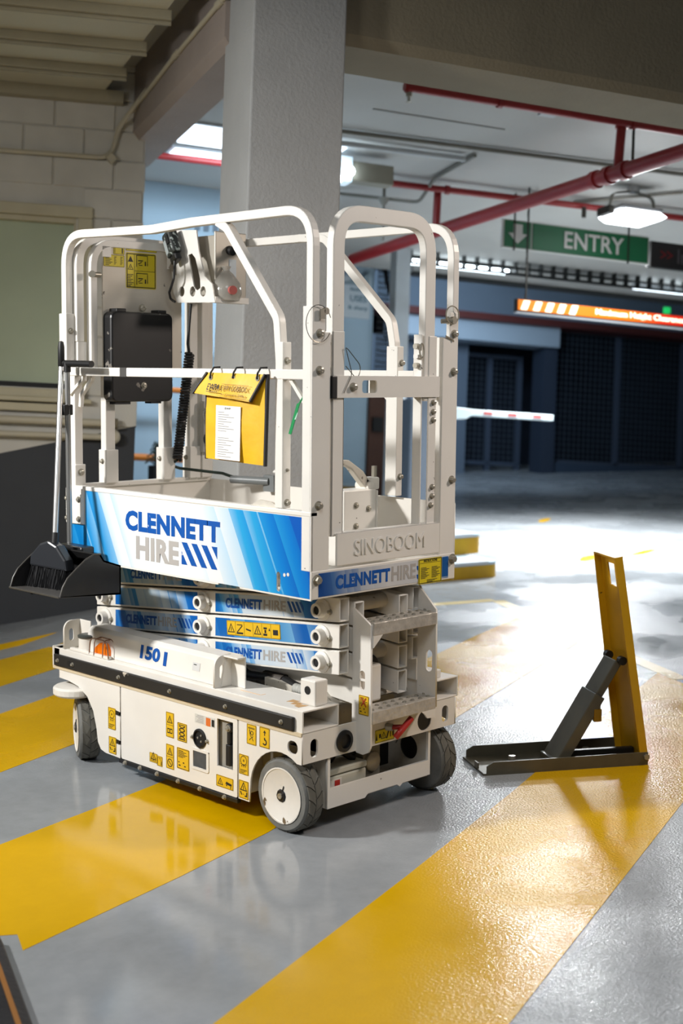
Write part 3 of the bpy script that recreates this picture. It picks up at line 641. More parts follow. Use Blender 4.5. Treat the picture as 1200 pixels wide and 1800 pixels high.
for x in (5.78, 6.03, 6.29): part('red_mark', G().box(x, x + 0.09, 10.966, 10.97, 0.925, 0.955), mat('boom_red', (140, 70, 70), 0.5), bm_)
part('arm_root', G().prism([(5.2, 0.84), (5.6, 0.875), (5.66, 0.91), (5.66, 0.965), (5.2, 0.99)], BY @ Matrix.Translation((0, 0, 10.95)), 0.1), mat('boom_white', (206, 222, 226)), bm_, 0.006)
part('pedestal', G().box(5.0, 5.28, 10.85, 11.13, -0.35, 1.02), mat('boom_case', (96, 106, 118), 0.5), bm_, 0.015)
for (x, q, z, c) in ((5.87, 16.5, 2.68, LITE), (6.3, 16.5, 2.66, LITE)):
    pass
fl = tag(part('far_lamp', G().lathe([(0.0, 0), (0.06, 0.01), (0.06, 0.05), (0.0, 0.06)], B @ Matrix.Translation((9.15, 16.9, 3.40)), 14), LITE), 'small white lamp far behind under the track beam', 'lamp')
fl = tag(part('exit_lamp', G().box(0, 0.09, 0, 0.05, 0, 0.09), mat('green_exit', (60, 220, 120), 0.4, emit=(40, 220, 110), estr=0.7), M=B @ Matrix.Translation((11.85, 16.9, 3.10))), 'tiny green exit lamp far behind the clearance board', 'lamp')

# ---- folding parking post
PY = mat('post_yellow', (206, 156, 8), 0.45, var=0.06, vscale=8, chips=(80, 60, 20), chip_t=0.70, chip_s=30)
GAL = mat('post_steel', (98, 93, 78), 0.42, 0.3, var=0.2, vscale=8)
ang = math.atan2(-0.347, 0.572)
PM = Matrix.Translation((0.975, 0.037, 0)) @ Matrix.Rotation(ang, 4, 'Z')     # local x along base, y across (away)
pp = root('parking_post', 'yellow fold-down parking post standing on its steel base', 'parking post', PM)
L0, W0 = 0.67, 0.235
part('base_plate', G().box(0.0, L0, 0.0, W0, 0.0, 0.008), GAL, pp)
def flange(y): return G().prism([(0.012, 0.006), (L0, 0.006), (L0, 0.052), (0.04, 0.05), (0.012, 0.035)], Matrix(((1, 0, 0, 0), (0, 0, 1, y), (0, 1, 0, 0), (0, 0, 0, 1))), 0.006)
part('base_flange', flange(0.0), GAL, pp, 0.001); part('base_flange', flange(W0 - 0.006), GAL, pp, 0.001)
part('lock_tab', G().box(0.0, 0.006, 0.07, 0.10, 0.0, 0.03).box(0.0, 0.006, 0.10, 0.105, 0.0, 0.03), GAL, pp)
part('stop_bar', G().box(0.37, 0.66, 0.10, 0.125, 0.008, 0.045), DARKST, pp, 0.004)
for x, y in ((0.17, 0.15), (0.5, 0.2)): part('anchor_bolt', G().cyl((x, y, 0.008), (x, y, 0.026), 0.014, 6), STEEL, pp)
# upright channel, leaning back over the base
lean = math.radians(9.0)
UM = Matrix.Translation((L0 - 0.005, 0.0, 0.012)) @ Matrix.Rotation(-lean, 4, 'Y')    # local z up the post
HT = 0.805
def uy(t): return (0.0 + 0.022 * t, W0 - 0.022 * t)
loops = [[(0.004, 0), (W0 - 0.004, 0), (W0 - 0.026, HT), (0.026, HT)], [(0.075, HT - 0.125), (0.155, HT - 0.125), (0.155, HT - 0.035), (0.075, HT - 0.035)]]
me = shape(loops, 0.006, 'web'); link('web', me, PY, pp, UM @ Matrix(((0, 0, 1, 0.006), (1, 0, 0, 0), (0, 1, 0, 0), (0, 0, 0, 1))))
FD = 0.024
def fl_(y0, y1):
    g = G(); g.v = [(-FD, y0, 0), (0.008, y0, 0), (0.008, y0 + 0.006, 0), (-FD, y0 + 0.006, 0), (-FD, y1, HT), (0.008, y1, HT), (0.008, y1 + 0.006, HT), (-FD, y1 + 0.006, HT)]
    g.f = [(0, 3, 2, 1), (4, 5, 6, 7), (0, 1, 5, 4), (1, 2, 6, 5), (2, 3, 7, 6), (3, 0, 4, 7)]; return g
part('side_flange', fl_(0.0, 0.022), PY, pp, M=UM); part('side_flange', fl_(W0 - 0.006, W0 - 0.028), PY, pp, M=UM)
part('top_flange', G().box(-FD, 0.009, 0.022, W0 - 0.022, HT - 0.004, HT + 0.003), PY, pp, M=UM)
part('inner_rib', G().prism([(0.045, 0.02), (0.06, 0.02), (0.07, HT - 0.02), (0.06, HT - 0.02)], Matrix(((0, 0, -1, 0.003), (1, 0, 0, 0), (0, 1, 0, 0), (0, 0, 0, 1))), 0.012), PY, pp, M=UM)
part('hinge_bolt', G().cyl((0, -0.008, 0.022), (0, 0.004, 0.022), 0.012, 6), STEEL, pp, M=UM)
# telescopic brace
A0 = Vector((0.33, 0.115, 0.012)); A1 = UM @ Vector((-0.035, 0.115, 0.40))
dv = (A1 - A0).normalized(); Lb = (A1 - A0).length
yv = Vector((0, 1, 0)); nv = dv.cross(yv).normalized()
BM_ = Matrix(((dv.x, 0, nv.x, A0.x), (dv.y, 1, nv.y, A0.y), (dv.z, 0, nv.z, A0.z), (0, 0, 0, 1)))
part('brace_sleeve', G().box(0, Lb * 0.66, -0.066, 0.066, -0.022, 0.022), GAL, pp, 0.004, M=BM_)
part('brace_arm', G().box(Lb * 0.55, Lb * 0.985, -0.055, 0.055, -0.015, 0.015), GAL, pp, 0.004, M=BM_)
part('latch_slot', G().box(Lb * 0.585, Lb * 0.605, -0.02, 0.02, -0.0235, -0.0215), DARK, pp, M=BM_)
part('maker_label', G().box(Lb * 0.70, Lb * 0.77, -0.03, 0.012, -0.0162, -0.015), mat('olive_label', (128, 122, 70), 0.5), pp, M=BM_)
part('brace_foot', G().box(0.30, 0.37, 0.045, 0.185, 0.008, 0.028), GAL, pp, 0.003)
for y in (0.055, 0.175):
    c = UM @ Vector((-0.03, y, 0.40)); part('pivot_pin', G().cyl(tuple(c - Vector((0, 0.012, 0))), tuple(c + Vector((0, 0.012, 0))), 0.017, 12), DARKST, pp)
pl = BM_ @ Vector((Lb * 0.62, -0.06, 0.0))
lk = root('padlock', 'small brass padlock hanging from the folding post brace', 'padlock', PM @ Matrix.Translation(pl))
part('body', G().box(-0.016, 0.016, -0.008, 0.008, -0.085, -0.035), mat('brass', (170, 130, 40), 0.35, 0.8), lk, 0.003); part('shackle', G().tube(bend([(-0.010, 0, -0.035), (-0.010, 0, -0.003), (0.010, 0, -0.003), (0.010, 0, -0.035)], 0.01), 0.0035, 6), STEEL, lk)
# rubber ramp cut by the lower left corner
rr = root('rubber_ramp', 'black rubber ramp edge with yellow strip at the lower left corner', 'ramp', Matrix.Translation((-1.105, -0.02, 0)) @ Matrix.Rotation(math.radians(246.5), 4, 'Z'))
RB = mat('ramp_rubber', (30, 30, 34), 0.6, var=0.3, vscale=12, bump=0.3, bscale=50)
part('ramp_body', G().prism([(-0.34, 0.0), (0.0, 0.0), (-0.012, 0.03), (-0.05, 0.045), (-0.34, 0.05)], Matrix(((0, 0, 1, 0.02), (1, 0, 0, 0), (0, 1, 0, 0), (0, 0, 0, 1))), 1.1), RB, rr, 0.004)
part('yellow_strip', G().prism([(-0.036, 0.0405), (-0.050, 0.0465), (-0.050, 0.043), (-0.036, 0.038)], Matrix(((0, 0, 1, 0.06), (1, 0, 0, 0), (0, 1, 0, 0), (0, 0, 0, 1))), 0.9), mat('strip_yellow', (150, 96, 22), 0.5), rr)

# ================================================================== SCISSOR LIFT
LIFT = root('scissor_lift', 'white and blue electric scissor lift parked across the yellow stripes', 'scissor lift')
def screw(parent, M, r=0.009, name='bolt', m=STEEL, hgt=0.006):
    """hex bolt head with washer, local z outwards"""
    g = G().lathe([(r * 1.5, 0), (r * 1.5, 0.002), (r, 0.002)], M, 14).lathe([(r, 0.002), (r, 0.002 + hgt), (r * 0.6, 0.003 + hgt), (0, 0.0025 + hgt)], M, 6)
    return part(name, g, m, parent)
def thinbox(name, y0, y1, z0, z1, x, m, parent, t=0.001, bevel=0): return part(name, G().box(x - t, x, y0, y1, z0, z1), m, parent, bevel)
def label_on(M, s, w, h, m, parent, name='lettering', bold=0.02, t=0.0008, shear=0.0, lab=None):
    return link(name, text_mesh(s, w, h, t, bold, shear=shear), m, parent, M, label=lab)

# ---- decal print: blue fading to silver with slanted bands
def decal_mat(name, y_left, y_right, stops, slant=0.55, band=0.13, amp=0.10, z0=0.9, axis=1):
    m = bpy.data.materials.new(name); m.use_nodes = True; nt = m.node_tree; b = nt.nodes['Principled BSDF']
    tc = nt.nodes.new('ShaderNodeTexCoord'); sx = nt.nodes.new('ShaderNodeSeparateXYZ'); nt.links.new(tc.outputs['Object'], sx.inputs[0])
    def M_(op, a, b_=None, c=None):
        n = nt.nodes.new('ShaderNodeMath'); n.operation = op
        for i, v in enumerate((a, b_, c)):
            if v is None: continue
            if isinstance(v, (int, float)): n.inputs[i].default_value = v
            else: nt.links.new(v, n.inputs[i])
        return n.outputs[0]
    u = M_('DIVIDE', M_('SUBTRACT', sx.outputs[axis], y_left), y_right - y_left)
    zz = M_('MULTIPLY', M_('SUBTRACT', sx.outputs[2], z0), slant / abs(y_right - y_left))
    sl_ = M_('ADD', u, zz)
    fr = M_('FRACT', M_('DIVIDE', sl_, band)); tri = M_('SUBTRACT', M_('GREATER_THAN', fr, 0.5), 0.5)
    fr2 = M_('FRACT', M_('DIVIDE', M_('ADD', sl_, 0.21), band * 2.3)); tri2 = M_('SUBTRACT', fr2, 0.5)
    k = M_('ADD', M_('ADD', M_('MULTIPLY', sl_, 0.75), M_('MULTIPLY', u, 0.25)), M_('ADD', M_('MULTIPLY', tri, amp), M_('MULTIPLY', tri2, amp)))
    cr = nt.nodes.new('ShaderNodeValToRGB'); el = cr.color_ramp.elements
    el[0].position = stops[0][0]; el[0].color = (*lin(stops[0][1]), 1); el[1].position = stops[-1][0]; el[1].color = (*lin(stops[-1][1]), 1)
    for p_, c_ in stops[1:-1]: e = el.new(p_); e.color = (*lin(c_), 1)
    nt.links.new(k, cr.inputs[0]); nt.links.new(cr.outputs[0], b.inputs['Base Color']); b.inputs['Roughness'].default_value = 0.35
    return m
SIDEDEC = decal_mat('side_panel_print', 1.24, 0.0, [(0.0, (0, 116, 186)), (0.07, (40, 142, 204)), (0.14, (128, 184, 220)), (0.24, (218, 224, 226)), (0.62, (224, 226, 226)), (0.74, (176, 206, 226)), (0.84, (40, 156, 212)), (0.93, (0, 120, 200)), (1.0, (0, 86, 180))], 0.5, 0.12, 0.075, 0.78)
FRONTDEC = decal_mat('front_panel_print', 0.06, 0.70, [(0.0, (20, 70, 140)), (0.15, (70, 110, 165)), (0.3, (170, 178, 190)), (0.5, (206, 206, 206)), (0.9, (190, 195, 202)), (1.0, (120, 150, 190))], 0.2, 0.2, 0.05, 0.82, axis=0)
ARMDEC_A = decal_mat('arm_print', 0.64, 0.10, [(0.0, (0, 96, 170)), (0.16, (70, 150, 205)), (0.32, (190, 204, 214)), (0.72, (200, 208, 214)), (0.88, (60, 140, 200)), (1.0, (0, 92, 172))], 0.4, 0.2, 0.1, 0.6)
ARMDEC_B = decal_mat('arm_print_rear', 1.25, 0.74, [(0.0, (0, 92, 168)), (0.16, (50, 132, 195)), (0.34, (170, 194, 212)), (0.6, (186, 202, 214)), (0.85, (40, 126, 192)), (1.0, (0, 88, 168))], 0.4, 0.2, 0.14, 0.6)
ARMDEC_C = decal_mat('arm_print_banded', 0.64, 0.10, [(0.0, (0, 92, 168)), (0.3, (40, 128, 192)), (0.6, (110, 165, 205)), (1.0, (0, 88, 168))], 0.4, 0.3, 0.3, 0.6)

# ---- stickers
def prims(kind, w, h):
    """printed marks of a warning sticker as 2D loops in a w x h field"""
    b = min(w, h) * 0.025; L = [rect(b, b, w - b, h - b), rect(2 * b, 2 * b, w - 2 * b, h - 2 * b)]
    def tri(cx, cy, s):
        o = [[(cx - s * .5, cy - s * .42), (cx + s * .5, cy - s * .42), (cx, cy + s * .46)], [(cx - s * .36, cy - s * .34), (cx + s * .36, cy - s * .34), (cx, cy + s * .30)]]
        o.append(rect(cx - s * .04, cy - s * .28, cx + s * .04, cy + s * .08)); return o
    def ring(cx, cy, r, t=0.2): return [circ(cx, cy, r, 18), circ(cx, cy, r * (1 - t), 18)]
    def lines(x0, x1, y0, y1, n): return [rect(x0, y0 + (y1 - y0) * i / n, x0 + (x1 - x0) * (0.55 + 0.45 * ((i * 7) % 5) / 4), y0 + (y1 - y0) * (i + .42) / n) for i in range(n)]
    def mid(): return [rect(2 * b, h * .49, w - 2 * b, h * .50)]
    if kind == 'tri_book': L += tri(w / 2, h * .72, w * .7) + mid() + [rect(w * .18, h * .16, w * .48, h * .36), rect(w * .22, h * .2, w * .44, h * .32), rect(w * .52, h * .16, w * .82, h * .36), rect(w * .56, h * .2, w * .78, h * .32)]
    elif kind == 'scissor':
        for i in range(3):
            y0, y1 = h * (.2 + .22 * i), h * (.38 + .22 * i); L += [line2(w * .2, y0, w * .8, y1, w * .07), ]
            L += [line2(w * .8, y0, w * .56, y0 + (y1 - y0) * .4, w * .07), line2(w * .44, y0 + (y1 - y0) * .6, w * .2, y1, w * .07)]
        L += [rect(w * .16, h * .86, w * .84, h * .9), rect(w * .16, h * .1, w * .84, h * .16)]
    elif kind == 'tri_no': L += tri(w / 2, h * .72, w * .7) + mid() + ring(w / 2, h * .25, w * .34, .2) + [line2(w * .34, h * .32, w * .66, h * .18, w * .06)]
    elif kind == 'lines': L += lines(w * .12, w * .85, h * .56, h * .92, 6) + lines(w * .12, w * .3, h * .3, h * .4, 1) + [rect(w * .5, h * .3, w * .6, h * .36), rect(w * .15, h * .15, w * .3, h * .2), rect(w * .6, h * .15, w * .72, h * .2)]
    elif kind == 'wheel': L += ring(w / 2, h * .70, w * .34, .12) + ring(w / 2, h * .70, w * .08, .5) + [rect(w * .14, h * .50, w * .86, h * .515)] + [[(w * x, h * .36), (w * (x + .05), h * .46), (w * (x - .05), h * .46)] for x in (.32, .5, .68)] + lines(w * .15, w * .85, h * .08, h * .28, 3)
    elif kind == 'tri_boot': L += tri(w / 2, h * .68, w * .72) + mid() + [[(w * .12, h * .38), (w * .24, h * .38), (w * .36, h * .2), (w * .26, h * .2)], [(w * .62, h * .14), (w * .88, h * .14), (w * .88, h * .4), (w * .78, h * .4), (w * .78, h * .22), (w * .62, h * .2)], rect(w * .42, h * .24, w * .56, h * .27)]
    elif kind == 'hook':
        cx, cy, r = w * .52, h * .28, w * .22
        o = arc((cx, cy), r, 100, -150, 14); i_ = arc((cx, cy), r * .55, -150, 100, 14); L += [o + i_, rect(w * .47, h * .38, w * .57, h * .5), rect(w * .48, h * .60, w * .56, h * .76), [(w * .38, h * .74), (w * .66, h * .74), (w * .52, h * .87)]]
    elif kind == 'tie': L += [rect(w * .15, h * .78, w * .85, h * .8)] + [line2(w * (.2 + .13 * i), h * .8, w * (.28 + .13 * i), h * .86, w * .04) for i in range(5)] + ring(w * .55, h * .58, w * .16, .3) + [line2(w * .3, h * .74, w * .36, h * .5, w * .06), line2(w * .36, h * .48, w * .7, h * .2, w * .05), line2(w * .66, h * .44, w * .56, h * .34, w * .05), line2(w * .44, h * .32, w * .28, h * .2, w * .05)]
    elif kind == 'tri_wide': L += tri(w * .25, h * .5, h * .7) + [[(w * .55, h * .4), (w * .9, h * .3), (w * .92, h * .5), (w * .6, h * .62)], circ(w * .62, h * .3, h * .07, 10), circ(w * .86, h * .2, h * .07, 10)]
    elif kind == 'arm6':
        L = [rect(b, b, w - b, h - b), rect(1.6 * b, 1.6 * b, w - 1.6 * b, h - 1.6 * b)]
        for x in (.335, .5, .665, .83, .168): L.append(rect(w * x, b * 2, w * x + b * .6, h - b * 2))
        L += tri(w * .085, h * .5, h * .72) + tri(w * .585, h * .5, h * .72) + [line2(w * .2, h * .25, w * .3, h * .7, h * .07), rect(w * .19, h * .12, w * .31, h * .24), rect(w * .2, h * .72, w * .3, h * .78), line2(w * .37, h * .5, w * .46, h * .4, h * .1), rect(w * .69, h * .16, w * .76, h * .3), rect(w * .7, h * .6, w * .76, h * .72), rect(w * .715, h * .34, w * .745, h * .56), [(w * .79, h * .5), (w * .82, h * .5), (w * .805, h * .7)], rect(w * .87, h * .25, w * .96, h * .6)]
    elif kind == 'instr': L += lines(w * .1, w * .45, h * .22, h * .68, 9) + lines(w * .56, w * .92, h * .22, h * .68, 9) + lines(w * .36, w * .8, h * .06, h * .18, 3) + [rect(w * .06, h * .82, w * .94, h * .83)]
    elif kind == 'manual':
        L += [rect(w * .27, 2 * b, w * .28, h - 2 * b), rect(w * .28, h * .49, w - 2 * b, h * .5)]
        L += [[(w * .06, h * .74), (w * .24, h * .74), (w * .15, h * .9)]] + tri(w * .15, h * .6, w * .18) + lines(w * .04, w * .24, h * .06, h * .42, 8)
        for y in (.05, .55): L += [rect(w * .34, h * (y + .06), w * .36, h * (y + .38)), rect(w * .34, h * (y + .37), w * .72, h * (y + .39)), rect(w * .70, h * (y + .1), w * .72, h * (y + .36)), rect(w * .4, h * (y + .22), w * .56, h * (y + .25)), rect(w * .42, h * (y + .1), w * .54, h * (y + .12)), line2(w * .4, h * (y + .14), w * .52, h * (y + .2), w * .02), rect(w * .62, h * (y + .1), w * .66, h * (y + .22))]
    elif kind == 'table': L += lines(w * .08, w * .42, h * .12, h * .8, 6) + lines(w * .5, w * .62, h * .2, h * .9, 8) + lines(w * .8, w * .92, h * .2, h * .9, 8)
    elif kind == 'chart': L += [rect(w * .1, h * .82, w * .8, h * .85), rect(w * .12, h * .1, w * .15, h * .82), line2(w * .5, h * .8, w * .8, h * .5, w * .04), rect(w * .76, h * .1, w * .86, h * .5)]
    elif kind == 'strip': L += [[(w * .03, h * .2), (w * .12, h * .2), (w * .075, h * .8)], rect(w * .2, h * .35, w * .3, h * .65)] + tri(w * .44, h * .5, h * .6) + [line2(w * .6, h * .2, w * .7, h * .8, h * .12), rect(w * .78, h * .25, w * .82, h * .75), rect(w * .9, h * .3, w * .96, h * .8)]
    elif kind == 'cross': L = [line2(w * .2, h * .3, w * .8, h * .95, w * .1), line2(w * .8, h * .3, w * .56, h * .58, w * .1), line2(w * .44, h * .68, w * .2, h * .95, w * .1)]
    return L
def sticker(M, w, h, kind, parent, m=None, ink=None, name='warning_sticker', lab=None):
    s = link(name, shape([rrect(0, 0, w, h, min(w, h) * .05, 2)], 0.0008, name), m or YEL, parent, M @ Matrix.Translation((0, 0, 0.0008)), label=lab)
    lp = prims(kind, w, h)
    if lp:
        pr = link('print', shapes(lp, 0.0004, 'print'), ink or INK, s, Matrix.Translation((0, 0, 0.0008)))
    return s

# ---- chassis
ch = part('chassis', G().box(0.02, 0.736, 0.30, 1.12, 0.075, 0.345).box(0.10, 0.656, 1.12, 1.36, 0.20, 0.345).box(0.10, 0.656, 0.20, 0.30, 0.16, 0.345), GRIME, LIFT, 0.004)
HC = (0.10, 0.123)
def fsp():      # front side plate outline in (u=-y, v=z)
    a0 = math.degrees(math.asin((0.246 - HC[1]) / 0.146))
    pts = [(0.0, 0.246), (0.0, 0.343), (-0.304, 0.343), (-0.304, 0.068), (-0.25, 0.068), (-0.246, 0.123)]
    pts += [(-HC[0] + 0.146 * math.cos(math.radians(a)), HC[1] + 0.146 * math.sin(math.radians(a))) for a in [180 - (180 - a0) * i / 12 for i in range(1, 13)]]
    return pts
plate('side_plate', [fsp(), rrect(-0.066, 0.275, -0.018, 0.318, 0.02)], 0.006, SIDE(0, 0, 0.0), WHITE, LIFT)
plate('side_plate', [fsp()], 0.006, SIDE(0, 0, 0.756), WHITE, LIFT)
rear = [(-0.968, 0.343), (-1.36, 0.343), (-1.36, 0.305), (-1.30, 0.303), (-1.235, 0.292), (-1.175, 0.262), (-1.138, 0.215), (-1.118, 0.155), (-1.108, 0.10), (-1.09, 0.076), (-1.06, 0.068), (-0.968, 0.066),
        (-0.968, 0.115), (-1.0, 0.118), (-1.0, 0.135), (-0.968, 0.132), (-0.968, 0.222), (-1.0, 0.226), (-1.0, 0.243), (-0.968, 0.24)]
plate('side_plate', [rear], 0.006, SIDE(0, 0, 0.0), WHITE, LIFT); plate('side_plate', [[(x, y) for x, y in rear[:12]]], 0.006, SIDE(0, 0, 0.756), WHITE, LIFT)
door = plate('door_panel', [rrect(-0.960, 0.068, -0.310, 0.338, 0.006, 3), rect(-0.414, 0.158, -0.332, 0.322), circ(-0.505, 0.234, 0.029, 24)], 0.006, SIDE(0, 0, -0.001), WHITE, LIFT)
# recess with its black latch, charging socket, vent screen
part('latch_recess', G().box(0.012, 0.019, 0.330, 0.418, 0.155, 0.325), mat('recess_paint', (150, 146, 136), 0.6), LIFT)
part('latch', G().box(-0.012, 0.012, 0.338, 0.362, 0.17, 0.245).box(-0.010, 0.012, 0.342, 0.358, 0.245, 0.30).cyl((-0.010, 0.350, 0.30), (0.01, 0.350, 0.30), 0.016), BLACK, LIFT, 0.004, label='black door latch handle in its recess')
lt = bpy.data.objects['latch']; screw(lt, SIDE(0.350, 0.30, -0.010), 0.008)
sk = part('charging_socket', G().lathe([(0.034, 0), (0.034, 0.004), (0.028, 0.006), (0.028, -0.012), (0.0, -0.012)], SIDE(0.505, 0.234, -0.004), 28), BLACK, LIFT, smooth=True)
for a in (0, 120, 240): part('socket_pin', G().lathe([(0.004, -0.012), (0.004, 0.002), (0, 0.003)], SIDE(0.505 + 0.012 * math.cos(math.radians(a)), 0.234 + 0.012 * math.sin(math.radians(a)), -0.004), 8), STEEL, sk)
for dy in (-0.040, 0.040): screw(sk, SIDE(0.505 + dy, 0.232, -0.004), 0.005)
vt = plate('vent_frame', [rrect(-0.552, 0.120, -0.456, 0.196, 0.008, 3), rect(-0.540, 0.130, -0.468, 0.186)], 0.004, SIDE(0, 0, -0.005), WHITE, LIFT)
part('vent_screen', G().box(-0.004, -0.003, 0.468, 0.540, 0.130, 0.186), PANELGREY, LIFT)
part('skirt_strip', G().box(-0.008, 0.01, 0.305, 0.97, 0.050, 0.066), BLACK, LIFT, 0.003)
ss = bpy.data.objects['skirt_strip']
for y in (0.93, 0.84, 0.74, 0.62, 0.50, 0.37): screw(ss, SIDE(y, 0.058, -0.008), 0.006)
for z in (0.234, 0.126): part('hinge', G().box(-0.004, 0.006, 0.972, 1.0, z - 0.006, z + 0.006), DARK, LIFT)
# front plate, lower frame and bay
plate('front_plate', [rrect(0.0, 0.246, 0.756, 0.345, 0.004, 2), rrect(0.036, 0.262, 0.070, 0.322, 0.016), circ(0.190, 0.290, 0.033, 24), circ(0.590, 0.288, 0.036, 24), rrect(0.684, 0.262, 0.718, 0.322, 0.016)], 0.008, FRONT(0, 0, 0.004), WHITE, LIFT)
pg = part('cable_gland', G().lathe([(0.037, 0), (0.037, 0.006), (0.024, 0.009), (0.024, -0.02), (0.0, -0.02)], FRONT(0.190, 0.290, 0.0), 28), BLACK, LIFT, smooth=True)
part('gland_core', G().lathe([(0.014, -0.02), (0.014, -0.002), (0.0, 0.0)], FRONT(0.190, 0.290, 0.0), 16), DARK, pg)
part('towing_plug', G().lathe([(0.036, -0.004), (0.03, -0.03), (0.0, -0.03)], FRONT(0.590, 0.288, 0.0), 24), BLACK, LIFT, smooth=True)
plate('front_frame', [[(0.122, 0.072), (0.30, 0.072), (0.315, 0.084), (0.46, 0.084), (0.475, 0.074), (0.49, 0.084), (0.632, 0.084), (0.632, 0.25), (0.122, 0.25)], rect(0.134, 0.138, 0.620, 0.246)], 0.010, FRONT(0, 0, 0.012), WHITE, LIFT)
part('bay_wall', G().box(0.122, 0.130, 0.016, 0.24, 0.072, 0.25), GRIME, LIFT)
plate('bay_wall', [[(-0.24, 0.072), (-0.016, 0.084), (-0.016, 0.25), (-0.24, 0.25)], circ(-0.105, 0.165, 0.044, 24)], 0.008, SIDE(0, 0, 0.628), GRIME, LIFT)
part('bay_floor', G().box(0.13, 0.628, 0.016, 0.24, 0.078, 0.084), GRIME, LIFT); part('bay_back', G().box(0.13, 0.628, 0.20, 0.21, 0.08, 0.25), DARK, LIFT)
part('hub_motor', G().cyl((0.635, 0.105, 0.165), (0.665, 0.105, 0.165), 0.043, 20), DARK, LIFT)
bx = part('battery_box', G().box(0.145, 0.335, 0.035, 0.16, 0.084, 0.165), mat('battery_case', (186, 184, 170), 0.5), LIFT, 0.006, label='grey battery case in the front bay')
part('lid', G().box(0.143, 0.337, 0.033, 0.162, 0.168, 0.19), mat('battery_case', (186, 184, 170)), bx, 0.005)
part('rating_label', G().box(0.150, 0.215, 0.0335, 0.035, 0.10, 0.155), mat('label_white', (206, 204, 196), 0.5), bx); part('red_block', G().box(0.182, 0.206, 0.0325, 0.0335, 0.105, 0.15), RED, bx)
part('meter_case', G().box(0.345, 0.43, 0.06, 0.14, 0.09, 0.232), mat('meter_grey', (110, 106, 94), 0.5), LIFT, 0.004)
part('meter_dial', G().lathe([(0.034, 0), (0.034, 0.008), (0.028, 0.012), (0.0, 0.012)], FRONT(0.388, 0.17, 0.06), 24), mat('dial_clear', (150, 138, 116), 0.25), bpy.data.objects['meter_case'], smooth=True)
part('wiring', G().tube(bend([(0.17, 0.08, 0.19), (0.19, 0.06, 0.235), (0.27, 0.09, 0.22), (0.31, 0.07, 0.19)], 0.03), 0.011, 8).tube(bend([(0.22, 0.1, 0.19), (0.25, 0.08, 0.24), (0.34, 0.1, 0.20)], 0.03), 0.009, 8), DARK, LIFT, smooth=True)
rk = part('release_knob', G().tube(bend([(0.402, -0.035, 0.268), (0.418, -0.045, 0.29), (0.470, -0.045, 0.325)], 0.02), 0.011, 10).cyl((0.40, -0.012, 0.300), (0.442, -0.046, 0.300), 0.009, 10), RED, LIFT, smooth=True, label='red release knob')
part('knob_stem', G().cyl((0.395, 0.002, 0.300), (0.405, -0.02, 0.300), 0.013, 10), STEEL, rk)
sticker(FRONT(0.338, 0.252, 0.0), 0.095, 0.045, 'strip', LIFT, YEL2)
# deck beams: open ended channels either side
def channel(x0, x1, y0, y1, z0, z1, t=0.006): return G().box(x0, x0 + t, y0, y1, z0, z1).box(x1 - t, x1, y0, y1, z0, z1).box(x0 + t, x1 - t, y0, y1, z0, z0 + t).box(x0 + t, x1 - t, y0, y1, z1 - t, z1)
db = part('deck_beam', channel(0.0, 0.165, 0.0, 1.40, 0.346, 0.420), WHITE, LIFT, 0.002)
part('end_plate', G().box(-0.002, 0.165, 1.40, 1.408, 0.344, 0.424), WHITE, db, 0.002)
part('deck_beam', channel(0.610, 0.770, 0.0, 1.40, 0.346, 0.420), WHITE, LIFT, 0.002)
part('channel_web', G().box(0.012, 0.158, 0.30, 0.305, 0.352, 0.414), GRIME, db)
part('lower_lip', G().box(-0.006, 0.0, 0.0, 1.40, 0.338, 0.350), mat('lip_tan', (206, 190, 160), 0.5), db)
bs = part('bumper_strip', G().box(-0.013, 0.0, 0.034, 1.384, 0.352, 0.397), mat('bumper_rubber', (32, 31, 30), 0.5, var=0.2, chips=(190, 180, 165), chip_t=0.70, chip_s=14), LIFT, 0.003, label='black rubber side bumper strip')
for y in (1.355, 1.255, 0.96, 0.66, 0.36, 0.085): screw(bs, SIDE(y, 0.374, -0.013), 0.0055)
part('bumper_hole', G().lathe([(0.012, 0), (0.012, 0.001), (0, 0.001)], SIDE(1.28, 0.374, -0.013), 16), DARK, bs)
part('deck_plate', G().box(0.165, 0.610, 0.10, 1.38, 0.38, 0.386), GRIME, LIFT); part('cross_member', G().box(0.0, 0.77, 1.36, 1.40, 0.346, 0.42), WHITE, LIFT, 0.003)
part('hose_bundle', G().tube(bend([(0.20, 0.20, 0.42), (0.24, 0.35, 0.43), (0.21, 0.5, 0.425), (0.26, 0.6, 0.43)], 0.08), 0.016, 10), BLACK, LIFT, smooth=True)
part('ribbed_hose', G().lathe([(0.016 + 0.003 * (i % 2), i * 0.006) for i in range(20)], Matrix.Translation((0.19, 0.12, 0.425)) @ Matrix.Rotation(math.radians(-90), 4, 'X'), 14), mat('hose_grey', (176, 176, 170), 0.5), LIFT, smooth=True)
part('motor_pod', G().cyl((0.24, 0.34, 0.42), (0.24, 0.44, 0.42), 0.028, 14), mat('motor_grey', (70, 64, 58), 0.6), LIFT, smooth=True)
